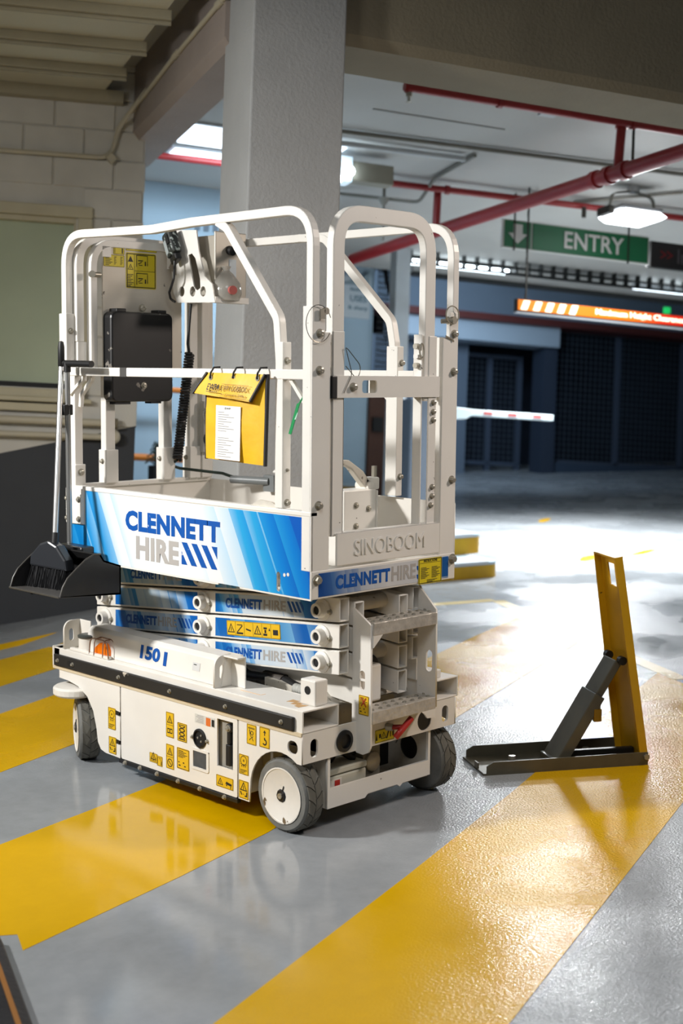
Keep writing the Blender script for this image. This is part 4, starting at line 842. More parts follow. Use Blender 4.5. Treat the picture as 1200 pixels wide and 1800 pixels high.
# sloping side tray with the fleet number
TRX = Matrix(((1, 0, 0, 0), (0, 0, 1, 0.43), (0, 1, 0, 0), (0, 0, 0, 1)))
tr = part('side_tray', G().prism([(0.028, 0.42), (0.042, 0.508), (0.058, 0.520), (0.13, 0.520), (0.13, 0.42)], TRX, 0.80), WHITE, LIFT, 0.004)
tn = Vector((-0.088, 0, 0.014)).normalized(); tu = Vector((0.014, 0, 0.088)).normalized()
TM = Matrix(((0, tu.x, tn.x, 0.028), (-1, tu.y, tn.y, 0.893), (0, tu.z, tn.z, 0.42), (0, 0, 0, 1)))
link('fleet_number', text_mesh('150', 0.115, 0.050, 0.001, 0.04), BLUE, tr, TM @ Matrix.Translation((0, 0.030, 0.0005)))
link('fleet_number', text_mesh('1', 0.018, 0.050, 0.001, 0.04), BLUE, tr, TM @ Matrix.Translation((0.137, 0.024, 0.0005)))
il = part('inventory_label', G().box(0.0, 0.040, 0.0, 0.028, 0.0005, 0.0012), mat('label_grey_white', (206, 206, 204), 0.4), tr, M=TM @ Matrix.Translation((0.30, 0.035, 0)))
part('print', G().box(0.006, 0.022, 0.019, 0.022, 0.0012, 0.0015), INK, il)
def lug(y, name_lab):
    pr = [(0.0, 0.0), (0.0, 0.075)] + arc((0.035, 0.075), 0.035, 180, 90, 6) + [(0.075, 0.110), (0.075, 0.0)]
    o = plate('lifting_lug', [pr, rrect(0.022, 0.028, 0.046, 0.078, 0.012)], 0.008, FRONT(0.002, 0.420, y), WHITE, LIFT, label=name_lab)
    return o
l2 = lug(0.438, 'lifting lug with oval hole'); part('lug_flange', G().box(0.074, 0.080, 0.36, 0.44, 0.420, 0.530).box(0.04, 0.08, 0.36, 0.436, 0.524, 0.530), WHITE, LIFT, 0.003)
l1 = lug(1.335, 'lifting lug with oval hole'); part('lug_flange', G().box(0.074, 0.080, 1.26, 1.335, 0.420, 0.530), WHITE, LIFT, 0.003)
part('tow_eye_block', G().box(0.070, 0.128, 0.015, 0.085, 0.420, 0.505), WHITE, LIFT, 0.005); te = bpy.data.objects['tow_eye_block']
part('eye_hole_shade', G().lathe([(0.014, 0), (0.014, 0.001), (0, 0.001)], SIDE(0.05, 0.47, 0.070), 18), DARK, te)  # dark disc stands for the shade in the eye, no opening cut
part('rest_block', G().box(0.64, 0.70, 0.02, 0.09, 0.42, 0.45), WHITE, LIFT, 0.004)
for i in range(3): part('deck_scuff', G().prism([(0.03 + 0.02 * i, 0.08), (0.07 + 0.01 * i, 0.075), (0.06 + 0.015 * i, 0.11), (0.035 + 0.01 * i, 0.105)], Matrix.Translation((0.0, 0.03 * i - 0.03, 0.42)), 0.0006), mat('rust_scuff', (190, 150, 100), 0.7), LIFT)
part('chalk_mark', G().box(0.052, 0.056, 0.26, 0.36, 0.42, 0.4206).box(0.056, 0.075, 0.256, 0.26, 0.42, 0.4206), mat('chalk_orange', (230, 190, 140), 0.7), LIFT)
# horn, flashing beacon in its cage
hn = part('horn', G().lathe([(0.036, 0.0), (0.036, 0.058), (0.0, 0.058)], Matrix.Translation((0.045, 1.235, 0.42)), 24), WHITE, LIFT, smooth=True)
part('horn_cap', G().lathe([(0.039, 0.056), (0.040, 0.064), (0.030, 0.068), (0.0, 0.067)], Matrix.Translation((0.045, 1.235, 0.42)), 24), mat('cap_grey', (70, 74, 72), 0.4), hn, smooth=True)
be = part('beacon', G().box(0.010, 0.070, 1.055, 1.165, 0.42, 0.428), mat('beacon_base', (150, 130, 110), 0.5), LIFT, 0.003, label='amber flashing beacon in a wire cage')
part('lens', G().prism([(-0.046, 0.0), (0.046, 0.0), (0.042, 0.022), (0.022, 0.045), (-0.012, 0.045), (-0.042, 0.026)], Matrix(((0, 0, -1, 0.066), (-1, 0, 0, 1.112), (0, 1, 0, 0.428), (0, 0, 0, 1))), 0.05), ORANGE, be, 0.006)
CG = mat('cage_wire', (150, 120, 100), 0.4, 0.5)
for x in (0.006, 0.040, 0.074): part('cage_wire', G().tube(bend([(x, 1.050, 0.425), (x, 1.060, 0.49), (x, 1.165, 0.49), (x, 1.172, 0.425)], 0.03), 0.0025, 6), CG, be)
for y in (1.085, 1.14): part('cage_wire', G().tube(bend([(0.004, y, 0.425), (0.008, y, 0.488), (0.074, y, 0.488), (0.078, y, 0.425)], 0.02), 0.0025, 6), CG, be)
part('edge_bar', G().box(0.004, 0.022, 1.05, 1.30, 0.42, 0.432), WHITE, LIFT, 0.003)
# stickers on the side of the chassis
XS = -0.0042
for (y, z, w, h, k) in ((1.040, 0.166, 0.046, 0.082, 'wheel'), (1.037, 0.074, 0.046, 0.064, 'tri_boot'), (0.692, 0.205, 0.044, 0.09, 'tri_book'), (0.628, 0.203, 0.052, 0.066, 'scissor'), (0.692, 0.091, 0.044, 0.088, 'tri_no'), (0.631, 0.103, 0.068, 0.076, 'lines'), (0.417, 0.088, 0.088, 0.040, 'tri_wide')):
    sticker(SIDE(y, z, XS if y < 0.96 else -0.0032), w, h, k, LIFT)
for (y, z, w, h, k) in ((0.262, 0.266, 0.047, 0.068, 'tie'), (0.199, 0.268, 0.049, 0.068, 'hook'), (0.301, 0.156, 0.048, 0.068, 'wheel'), (0.301, 0.073, 0.048, 0.062, 'tri_boot')):
    sticker(SIDE(y, z, -0.0032), w, h, k, LIFT)
sticker(SIDE(0.788, 0.094, XS), 0.045, 0.034, 'tri_book', LIFT); sticker(SIDE(0.744, 0.088, XS), 0.030, 0.036, 'chart', LIFT)
dl = part('data_label', G().box(XS - 0.0006, XS, 0.425, 0.532, 0.286, 0.318), mat('label_white', (206, 204, 196)), LIFT); part('orange_block', G().box(XS - 0.001, XS - 0.0006, 0.448, 0.472, 0.286, 0.314), mat('label_orange', (214, 110, 40), 0.5), dl)
for i in range(5): part('print', G().box(XS - 0.001, XS - 0.0006, 0.485, 0.525 - 0.006 * (i % 3), 0.290 + 0.0055 * i, 0.2925 + 0.0055 * i), GREY, dl)
part('print', G().box(XS - 0.001, XS - 0.0006, 0.428, 0.442, 0.288, 0.312), INK, dl)

# ---- wheels
def tread_wheel(name, c, axis_deg, steer_plate=False, lab=None):
    """wheel with outward axis in the ground plane; local z = outward axis"""
    a = math.radians(axis_deg); ax = Vector((math.cos(a), math.sin(a), 0)); tx = Vector((-math.sin(a), math.cos(a), 0))
    M = Matrix(((tx.x, 0, ax.x, c[0]), (tx.y, 0, ax.y, c[1]), (0, 1, 0, c[2]), (0, 0, 0, 1)))
    if M.determinant() < 0: M = Matrix(((-tx.x, 0, ax.x, c[0]), (-tx.y, 0, ax.y, c[1]), (0, 1, 0, c[2]), (0, 0, 0, 1)))
    R, Wd = 0.122, 0.080
    w = part(name, G().lathe([(0.090, 0.0), (0.112, 0.0), (0.117, -0.006), (0.1185, -0.012), (0.1185, -Wd + 0.012), (0.117, -Wd + 0.006), (0.112, -Wd), (0.090, -Wd)], M, 48), RUBBER, LIFT, smooth=True, label=lab)
    # moulded tread blocks: two staggered rows of skewed lugs
    g = G(); N = 17
    for row, (z0, z1, ph) in enumerate(((-0.010, -0.0385, 0.0), (-0.0415, -Wd + 0.010, 0.5))):
        for i in range(N):
            t0 = 2 * math.pi * (i + ph) / N; dt = 2 * math.pi / N * 0.90; sk = (0.10 if row == 0 else -0.10)
            n = len(g.v); q = []
            for r in (0.1165, R + 0.0012):
                for (z, tt) in ((z0, t0 + sk), (z0, t0 + dt + sk), ((z0 + z1) / 2, t0 + dt + sk * 0.2), (z1, t0 + dt - sk), (z1, t0 - sk), ((z0 + z1) / 2, t0 + sk * 0.2)):
                    g.v.append(tuple(M @ Vector((r * math.cos(tt), r * math.sin(tt), z))))
            g.f += [tuple(n + 6 + k for k in range(6))] + [(n + k, n + (k + 1) % 6, n + 6 + (k + 1) % 6, n + 6 + k) for k in range(6)]
    part('tread', g, TREAD, w)
    part('rim', G().lathe([(0.0905, 0.001), (0.093, 0.003), (0.088, 0.003), (0.082, -0.004), (0.066, -0.028), (0.056, -0.032), (0.044, -0.030), (0.032, -0.016), (0.0, -0.014)], M, 40), RIM, w, smooth=True)
    hb_ = part('hub_nut', G().lathe([(0.023, -0.016), (0.023, 0.0), (0.018, 0.006), (0.0, 0.006)], M, 10), mat('hub_black', (40, 40, 42), 0.4, 0.4), w)
    part('axle_bolt', G().lathe([(0.010, 0.006), (0.010, 0.010), (0.005, 0.010), (0.0, 0.008)], M, 8), STEEL, hb_); part('split_pin', G().tube([tuple(M @ Vector((0.005, 0.012, 0.003))), tuple(M @ Vector((0.012, 0.034, 0.002)))], 0.0022, 6), DARKST, hb_)
    part('inner_hub', G().lathe([(0.088, -Wd + 0.002), (0.07, -Wd + 0.012), (0.0, -Wd + 0.012)], M, 28), mat('inner_rim', (120, 116, 104), 0.6), w)
    return w
tread_wheel('wheel', (0.004, 0.100, 0.1225), 180, lab='near front wheel with white rim and grey tyre')
tread_wheel('wheel', (0.752, 0.100, 0.1225), 0)
tread_wheel('wheel', (0.012, 1.270, 0.1225), 152, lab='rear wheel turned outwards on its steering fork')
tread_wheel('wheel', (0.744, 1.270, 0.1225), -28)
for cx, s in ((0.05, 1), (0.706, -1)):
    part('steering_fork', G().lathe([(0.078, 0.0), (0.086, 0.008), (0.086, 0.030), (0.078, 0.036), (0.0, 0.036)], Matrix.Translation((cx - 0.030 * s, 1.285, 0.248)), 28).box(cx - 0.03, cx + 0.03, 1.215, 1.30, 0.256, 0.283), WHITE, LIFT, 0.002)
    part('kingpin', G().cyl((cx + 0.03 * s, 1.262, 0.275), (cx + 0.03 * s, 1.262, 0.345), 0.034, 18), WHITE, LIFT, smooth=True)
    part('fork_leg', G().box(cx + 0.055 * s - 0.008, cx + 0.055 * s + 0.008, 1.20, 1.26, 0.08, 0.256), BLACK, LIFT, 0.004)

# ---- scissor stack
def bake(name, me, M, m, parent, label=None, bevel=0):
    me.transform(M); return link(name, me, m, parent, None, bevel, label=label)
SLP = 0.084
def SHR(y, z, x=0.185):     # side plane that follows the slope of an outer arm
    return Matrix(((0, 0, -1, x), (-1, 0, 0, y), (SLP, 1, 0, z), (0, 0, 0, 1)))
def arm(x0, x1, zmid, slope, name='scissor_arm', lab=None):
    g = channel(x0, x1, 0.022, 1.375, zmid - 0.040, zmid + 0.040, 0.005)
    g.v = [(x, y, z + slope * (0.711 - y)) for x, y, z in g.v]
    return part(name, g, WHITE, LIFT, 0.003, label=lab)
ZM = [0.752, 0.664, 0.5765, 0.489]
labs = ['top outer scissor arm half hidden under the platform', 'second outer scissor arm', 'third outer scissor arm with yellow warning labels', 'lowest outer scissor arm']
def logo_strip(z, y0, parent, sc=1.0):
    """CLENNETT HIRE and slanted bars on an arm, starting at y0"""
    bake('lettering', text_mesh('CLENNETT', 0.192 * sc, 0.036 * sc, 0.0006, 0.045, space=1.07), SHR(y0, z + SLP * (0.711 - y0) - 0.016, 0.1836), BLUE, parent)
    y1 = y0 - 0.200 * sc; bake('lettering', text_mesh('HIRE', 0.112 * sc, 0.036 * sc, 0.0006, 0.024), SHR(y1, z + SLP * (0.711 - y1) - 0.016, 0.1836), GREY, parent)
    y2 = y1 - 0.118 * sc; h = 0.036 * sc
    for i in range(4):
        a = i * 0.020 * sc; lp = [(a, h), (a + 0.011 * sc, h), (a + 0.032 * sc, 0), (a + 0.021 * sc, 0)]
        if i == 3: lp = [(a, h), (a + 0.011 * sc, h), (a + 0.022 * sc, 0.018 * sc), (a + 0.022 * sc, 0.0)]
        bake('logo_bar', shape([lp], 0.0006, 'logo_bar'), SHR(y2, z + SLP * (0.711 - y2) - 0.016, 0.1836), BLUE, parent)
def decal(y0, y1, z, m, parent):
    me = G().box(0, y0 - y1, -0.033, 0.033, 0.0002, 0.001).mesh('decal'); return bake('decal', me, SHR(y0, z + SLP * (0.711 - y0)), m, parent)
for k, z in enumerate(ZM):
    a = arm(0.185, 0.231, z, SLP, lab=labs[k])
    arm(0.545, 0.591, z, SLP)
    arm(0.256, 0.302, z, -0.075); arm(0.474, 0.520, z, -0.075)
    decal(0.647, 0.101, z, ARMDEC_C if k == 2 else ARMDEC_A, a); decal(1.249, 0.749, z, ARMDEC_B, a)
    if k in (1, 3): logo_strip(z, 0.590, a)
    if k == 2:
        logo_strip(z, 1.18, a)
        sticker(SIDE(0.580, z + SLP * 0.131 - 0.026, 0.1838) @ Matrix.Rotation(math.atan(SLP), 4, 'Z'), 0.280, 0.052, 'arm6', LIFT, YEL, name='warning_strip')
    if k == 0: logo_strip(z, 1.15, a)
    for y in (0.099, 0.711, 1.311):
        zz = z + SLP * (0.711 - y)
        b_ = part('pivot_boss', G().lathe([(0.036, 0.0), (0.036, 0.006), (0.026, 0.010), (0.024, 0.034), (0.015, 0.034), (0.015, 0.004), (0.0, 0.004)], SIDE(y, zz, 0.185), 24), WHITE, a, smooth=True)
        part('bore_shade', G().lathe([(0.0155, 0.028), (0.0, 0.029)], SIDE(y, zz, 0.185), 20), DARK, a)  # dark disc stands for the shade inside the boss
        screw(a, SIDE(y - 0.034, zz - 0.004, 0.184), 0.007)
    part('cross_tube', G().cyl((0.231, 0.099, z + SLP * 0.612), (0.545, 0.099, z + SLP * 0.612), 0.025, 16), GRIME, LIFT, smooth=True)
    part('cross_tube', G().cyl((0.231, 1.311, z - SLP * 0.6), (0.545, 1.311, z - SLP * 0.6), 0.025, 16), GRIME, LIFT, smooth=True)
part('lift_cylinder', G().cyl((0.39, 0.25, 0.50), (0.39, 1.1, 0.66), 0.035, 18), GRIME, LIFT, smooth=True)
part('base_arm_bracket', G().prism([(0.0, 0.0), (0.30, 0.0), (0.30, 0.05), (0.05, 0.035)], Matrix(((0, 0, 1, 0.20), (1, 0, 0, 0.10), (0, 1, 0, 0.386), (0, 0, 0, 1))), 0.35), GRIME, LIFT)
part('control_case', G().box(0.275, 0.40, 0.030, 0.14, 0.386, 0.515), WHITE, LIFT, 0.008, label='white control case behind the ladder')
part('cable_loop', G().tube(bend([(0.405, 0.07, 0.40), (0.415, 0.07, 0.46), (0.405, 0.075, 0.525), (0.33, 0.08, 0.545)], 0.03), 0.014, 8), BLACK, LIFT, smooth=True)
part('rear_upright', G().box(0.60, 0.63, 0.05, 0.15, 0.42, 0.60), WHITE, LIFT, 0.003)

# ---- ladder
LAD = [(-0.022, 0.755), (0.060, 0.705), (0.064, 0.300), (0.055, 0.280), (0.030, 0.268), (0.0, 0.270), (-0.022, 0.29)]
ll = plate('ladder_side', [[(x, y - 0.03) for x, y in LAD], rrect(0.012, 0.455, 0.036, 0.520, 0.012)], 0.008, SIDE(0, 0, 0.252), WHITE, LIFT, label='ladder side plate with oval slot')
LAD2 = [(-0.022, 0.765), (0.060, 0.690), (0.064, 0.350), (-0.022, 0.340)]
plate('ladder_side', [LAD2, rrect(0.018, 0.470, 0.046, 0.545, 0.014)], 0.008, SIDE(0, 0, 0.576), WHITE, LIFT)
part('slot_bridge', G().box(0.249, 0.255, -0.037, -0.012, 0.485, 0.492), WHITE, LIFT)
def step(zf, zb, name='ladder_step'):
    M = Matrix(((1, 0, 0, 0.256), (0, 1, 0, 0), (0, 0, 1, 0), (0, 0, 0, 1)))
    s = part(name, G().box(0.256, 0.572, -0.062, 0.02, zf - 0.004, zf).box(0.256, 0.572, -0.066, -0.060, zf - 0.042, zf), mat('worn_step_steel', (196, 190, 180), 0.35, 0.35, var=0.15, vscale=40, bump=0.3, bscale=80), LIFT, 0.003)
    g_ = []
    for j in range(2):
        for i in range(8):
            x = 0.275 + i * 0.040 + 0.02 * j; y = -0.045 + 0.035 * j
            part('grip_tooth', G().lathe([(0.008, 0), (0.006, 0.005), (0.003, 0.005), (0.0025, 0.001)], Matrix.Translation((x, y, zf)), 8), STEEL, s)
    return s
step(0.682, 0); step(0.386, 0)
ev = [(0, 0)]
part('step_gusset', G().prism([(0.256, 0.640), (0.30, 0.640), (0.285, 0.625), (0.256, 0.60)], FRONT(0, 0, -0.060), 0.006), WHITE, LIFT)
part('step_gusset', G().prism([(0.50, 0.345), (0.572, 0.345), (0.572, 0.315), (0.53, 0.318), (0.515, 0.335)], FRONT(0, 0, -0.060), 0.006), WHITE, LIFT)
sticker(SIDE(-0.010, 0.372, 0.2478), 0.046, 0.066, 'lines', LIFT, YEL); 
link('red_cross', shape(prims('cross', 0.036, 0.045), 0.0005, 'red_cross'), RED, LIFT, SIDE(-0.015, 0.388, 0.2458))

# ---- platform
SP = [(0.0, 0.772), (0.0, 1.042), (-1.34, 1.046), (-1.34, 0.772), (-0.455, 0.772), (-0.45, 0.779), (-0.345, 0.779), (-0.34, 0.772)]
sp = plate('side_panel', [SP, rrect(-0.160, 0.786, -0.142, 0.850, 0.009)], 0.006, SIDE(0, 0, 0.036), WHITE, LIFT)
me = shape([[(-0.006, 0.778), (-0.006, 1.036), (-1.228, 1.040), (-1.228, 0.910), (-1.338, 0.908), (-1.338, 0.778)], rrect(-0.160, 0.786, -0.142, 0.850, 0.009)], 0.0008, 'panel_decal')
dc = bake('panel_decal', me, SIDE(0, 0, 0.0325), SIDEDEC, LIFT)
XP = 0.0318
bake('lettering', text_mesh('CLENNETT', 0.532, 0.074, 0.0006, 0.052, space=1.07), SIDE(0.974, 0.914, XP), BLUE, dc, 'large blue CLENNETT lettering')
bake('lettering', text_mesh('HIRE', 0.246, 0.084, 0.0006, 0.042, space=1.05), SIDE(0.911, 0.814, XP), GREY, dc, 'large grey HIRE lettering')
for i in range(5):
    h = 0.078; a = (i - 1) * 0.054; lp = [(a, h), (a + 0.030, h), (a + 0.085, 0), (a + 0.055, 0)]
    lp = [(min(max(x, 0), 0.192), y) for x, y in lp]
    if i == 0: lp = [(0.0, 0.046), (0.032, 0.0), (0.0, 0.0)]
    if i == 4: lp = [(0.162, h), (0.192, h), (0.192, 0.037)]
    if i == 3: lp = [(0.108, h), (0.138, h), (0.192, 0.002), (0.192, 0.0), (0.163, 0.0)]
    bake('logo_bar', shape([lp], 0.0006, 'logo_bar'), SIDE(0.649, 0.822, XP), BLUE, dc)
part('top_lip', G().box(0.030, 0.060, 0.0, 1.34, 1.040, 1.056), RAIL, LIFT, 0.003)
cbk = part('corner_bracket', G().box(0.024, 0.033, 1.232, 1.345, 0.910, 1.046).box(0.020, 0.026, 1.236, 1.268, 0.912, 1.026), RAIL, LIFT, 0.003)
for z in (1.005, 0.93): screw(cbk, SIDE(1.252, z, 0.020), 0.008)
for z in (1.005, 0.93): screw(cbk, SIDE(1.337, z, 0.024), 0.006)
for (y, z) in ((0.105, 0.846), (0.122, 0.843)): part('paint_chip', G().lathe([(0.006, 0), (0.006, 0.0006), (0, 0.0006)], SIDE(y, z, XP), 10), WHITE, dc)
plate('side_panel', [SP], 0.006, SIDE(0, 0, 0.734), WHITE, LIFT)
part('rear_panel', G().box(0.036, 0.737, 1.332, 1.338, 0.775, 1.052), WHITE, LIFT); part('rear_lip', G().box(0.05, 0.72, 1.318, 1.342, 1.040, 1.058), RAIL, LIFT, 0.003)
part('platform_floor', G().box(0.036, 0.734, 0.0, 1.338, 0.790, 0.800), GRIME, LIFT)
part('floor_rail', G().box(0.10, 0.15, 0.1, 1.3, 0.772, 0.790), GRIME, LIFT); part('floor_rail', G().box(0.60, 0.65, 0.1, 1.3, 0.772, 0.790), GRIME, LIFT)
fp = part('front_panel', G().box(0.033, 0.737, -0.002, 0.010, 0.775, 0.866).box(0.033, 0.737, -0.002, 0.05, 0.861, 0.867), WHITE, LIFT, 0.003)
fd = part('panel_decal', G().box(0.064, 0.700, -0.0032, -0.002, 0.782, 0.858), FRONTDEC, LIFT)
bake('lettering', text_mesh('CLENNETT', 0.258, 0.046, 0.0006, 0.05, space=1.07), FRONT(0.140, 0.799, -0.0034), BLUE, fd, 'blue CLENNETT lettering on the front edge')
bake('lettering', text_mesh('HIRE', 0.122, 0.050, 0.0006, 0.026), FRONT(0.406, 0.798, -0.0034), GREY, fd)
for i in range(2): part('logo_bar', G().prism([(0.533, 0.838 - 0.03 * i), (0.545, 0.838 - 0.03 * i), (0.545, 0.818 - 0.03 * i), (0.535, 0.826 - 0.03 * i)], FRONT(0, 0, -0.0032), 0.0008), BLUE, fd)
si = sticker(FRONT(0.541, 0.772, -0.0036), 0.122, 0.088, 'instr', LIFT, YEL2, name='instruction_sticker', lab='yellow INSTRUCTIONS sticker')
link('heading', text_mesh('INSTRUCTIONS', 0.070, 0.009, 0.0004, 0.01), INK, si, Matrix.Translation((0.027, 0.0755, 0.0008)))
part('blue_block', G().box(0.666, 0.699, -0.0040, -0.0032, 0.788, 0.856), mat('decal_blue', (20, 84, 150), 0.4), fd)
for x, z in ((0.056, 0.838), (0.720, 0.846)): screw(fp, FRONT(x, z, -0.003), 0.012, hgt=0.012)
# entry posts
po = part('gate_post', G().prism([(0.031, 0.866), (0.112, 0.866), (0.112, 1.62), (0.088, 1.62), (0.088, 1.66), (0.078, 1.66), (0.078, 1.70), (0.031, 1.70)], FRONT(0, 0, 0.006), 0.006).box(0.031, 0.037, 0.006, 0.044, 0.866, 1.70).box(0.106, 0.112, 0.006, 0.044, 0.866, 1.62).box(0.037, 0.106, 0.038, 0.044, 0.866, 1.62).box(0.037, 0.078, 0.006, 0.038, 1.62, 1.70), RAIL, LIFT, 0.002, label='front gate post on the near side')
for x, z in ((0.062, 1.615), (0.062, 1.50), (0.062, 1.075)): screw(po, FRONT(x, z, 0.0), 0.010, hgt=0.012)
po2 = part('gate_post', G().prism([(0.655, 0.866), (0.735, 0.866), (0.735, 1.704), (0.69, 1.704), (0.69, 1.618), (0.655, 1.618)], FRONT(0, 0, 0.006), 0.006).box(0.655, 0.661, 0.006, 0.044, 0.866, 1.618).box(0.729, 0.735, 0.006, 0.044, 0.866, 1.704), RAIL, LIFT, 0.002, label='front gate post on the far side')
for x, z in ((0.712, 1.63), (0.712, 1.50), (0.712, 1.125)): screw(po2, FRONT(x, z, 0.0), 0.010, hgt=0.012)
# gate: hoop, uprights, mid bar, kick panel
gt = part('gate_hoop', G().sweep(bend([(0.152, 0.022, 1.40), (0.152, 0.022, 2.000), (0.594, 0.022, 2.000), (0.594, 0.022, 1.40)], 0.11, 10), 0.052, 0.030, (0, 1, 0)), RAIL, LIFT, 0.003, label='rounded hoop of the entry gate')
gl = part('gate_upright', G().box(0.126, 0.180, 0.006, 0.012, 0.97, 1.625).box(0.126, 0.132, 0.006, 0.040, 0.97, 1.625).box(0.174, 0.180, 0.006, 0.040, 0.97, 1.48), RAIL, LIFT, 0.002)
gr = part('gate_upright', G().box(0.552, 0.558, 0.006, 0.044, 0.97, 1.625).box(0.588, 0.628, 0.004, 0.010, 0.97, 1.62).box(0.552, 0.592, 0.040, 0.044, 0.97, 1.62), RAIL, LIFT, 0.002)
for z in (1.395, 1.363, 1.335, 1.105, 1.073, 1.042): screw(gr, FRONT(0.606 + 0.006 * (int(z * 1000) % 2), z, 0.004), 0.007, hgt=0.008)
for z in (1.585, 1.52): part('pin_head', G().cyl((0.552, 0.022, z), (0.535, 0.022, z), 0.010, 10), STEEL, gr)
part('clip_plate', G().box(0.536, 0.552, 0.010, 0.030, 1.545, 1.557), RAIL, gr)
for z in (1.585, 1.505): part('pin_head', G().cyl((0.126, 0.022, z), (0.116, 0.022, z), 0.010, 10), STEEL, gl)
mb = plate('gate_mid_bar', [rrect(0.140, 1.414, 0.640, 1.484, 0.003, 2), rrect(0.256, 1.429, 0.326, 1.470, 0.010)], 0.006, FRONT(0, 0, 0.002), RAIL, LIFT)
part('gate_mid_bar_web', G().box(0.14, 0.628, 0.005, 0.044, 1.478, 1.484).box(0.14, 0.256, 0.036, 0.042, 1.414, 1.484).box(0.33, 0.628, 0.036, 0.042, 1.414, 1.484), RAIL, LIFT)
screw(LIFT, FRONT(0.212, 1.448, -0.001), 0.010, hgt=0.012)
part('rubber_stop', G().box(0.114, 0.138, -0.006, 0.03, 1.412, 1.484), BLACK, LIFT, 0.003)
kk = part('kick_panel', G().box(0.141, 0.648, -0.006, 0.002, 0.874, 0.980).box(0.141, 0.648, -0.006, 0.040, 0.974, 0.980), RAIL, LIFT, 0.004)
bake('embossed_lettering', text_mesh('SINOBOOM', 0.345, 0.052, 0.004, 0.0), FRONT(0.222, 0.902, -0.0055), RAIL, kk, 'embossed SINOBOOM lettering')
# guard rails
SQ = 0.030
def rail(name, pts, r, w=SQ, up=(1, 0, 0), lab=None): return part(name, G().sweep(bend(pts, r, 9), w, w, up), RAIL, LIFT, 0.003, label=lab)
# near side: the top rail sags slightly where it has been knocked
rail('top_rail', [(0.048, 1.358, 1.46), (0.048, 1.358, 2.000), (0.048, 0.82, 1.986), (0.048, 0.60, 1.996), (0.048, 0.017, 2.000), (0.048, 0.017, 1.58)], 0.115, lab='near side top guard rail')
rail('diagonal_brace', [(0.050, 0.47, 1.990), (0.050, 0.42, 1.965), (0.050, 0.172, 1.665), (0.050, 0.157, 1.50), (0.050, 0.157, 1.45)], 0.06)
part('rail_sleeve', G().box(0.030, 0.068, 1.338, 1.386, 1.45, 1.706), RAIL, LIFT, 0.003); rs = bpy.data.objects['rail_sleeve']; screw(rs, FRONT(0.05, 1.64, 1.338), 0.008)
part('mid_rail', G().box(0.033, 0.062, 0.040, 1.335, 1.471, 1.503), RAIL, LIFT, 0.003, label='near side middle guard rail'); mr = bpy.data.objects['mid_rail']
part('tape_band', G().box(0.0325, 0.0627, 0.965, 1.005, 1.4705, 1.5035), mat('dark_tape', (70, 68, 66), 0.5), mr)
p2_ = part('rail_post', G().box(0.0345, 0.072, 0.138, 0.174, 1.057, 1.59), RAIL, LIFT, 0.003); screw(p2_, FRONT(0.052, 1.53, 0.138), 0.008, hgt=0.01); screw(p2_, FRONT(0.055, 1.075, 0.138), 0.008, hgt=0.01); screw(p2_, FRONT(0.055, 1.18, 0.138), 0.004)
p1_ = part('rail_post', G().box(0.036, 0.072, 1.296, 1.332, 1.05, 1.471).box(0.032, 0.080, 1.290, 1.336, 1.05, 1.135), RAIL, LIFT, 0.003); screw(p1_, FRONT(0.058, 1.105, 1.29), 0.009, hgt=0.01)
part('hook_rod', G().sweep(bend([(0.045, 1.25, 1.471), (0.045, 1.255, 1.455), (0.030, 1.318, 1.40)], 0.01), 0.012, 0.012), RAIL, LIFT); part('hook_rod', G().sweep(bend([(0.062, 1.215, 1.471), (0.062, 1.222, 1.455), (0.045, 1.262, 1.40), (0.045, 1.268, 1.355)], 0.01), 0.014, 0.014), RAIL, LIFT)
part('corner_gusset', G().sweep([(0.050, 0.115, 1.470), (0.050, 0.048, 1.395)], 0.012, 0.012), RAIL, LIFT)
# far side
rail('top_rail', [(0.722, 1.335, 1.06), (0.722, 1.335, 2.004), (0.722, 0.017, 2.000), (0.722, 0.017, 1.58)], 0.115, lab='far side top guard rail')
rail('diagonal_brace', [(0.718, 0.78, 2.003), (0.718, 0.64, 1.995), (0.718, 0.30, 1.68), (0.718, 0.283, 1.60), (0.718, 0.283, 1.47)], 0.06)
part('mid_rail', G().box(0.704, 0.734, 0.02, 1.335, 1.471, 1.503), RAIL, LIFT, 0.003, label='far side middle guard rail')
p3_ = part('rail_post', G().box(0.700, 0.734, 0.252, 0.306, 1.05, 1.59), RAIL, LIFT, 0.003); screw(p3_, FRONT(0.722, 1.53, 0.252), 0.008, hgt=0.01); screw(p3_, FRONT(0.722, 1.12, 0.252), 0.008, hgt=0.01)
part('corner_gusset', G().sweep([(0.718, 0.40, 1.470), (0.718, 0.31, 1.40)], 0.012, 0.012), RAIL, LIFT); part('brace_collar', G().box(0.702, 0.736, 0.266, 0.300, 1.505, 1.528), mat('dark_tape', (70, 68, 66)), LIFT)
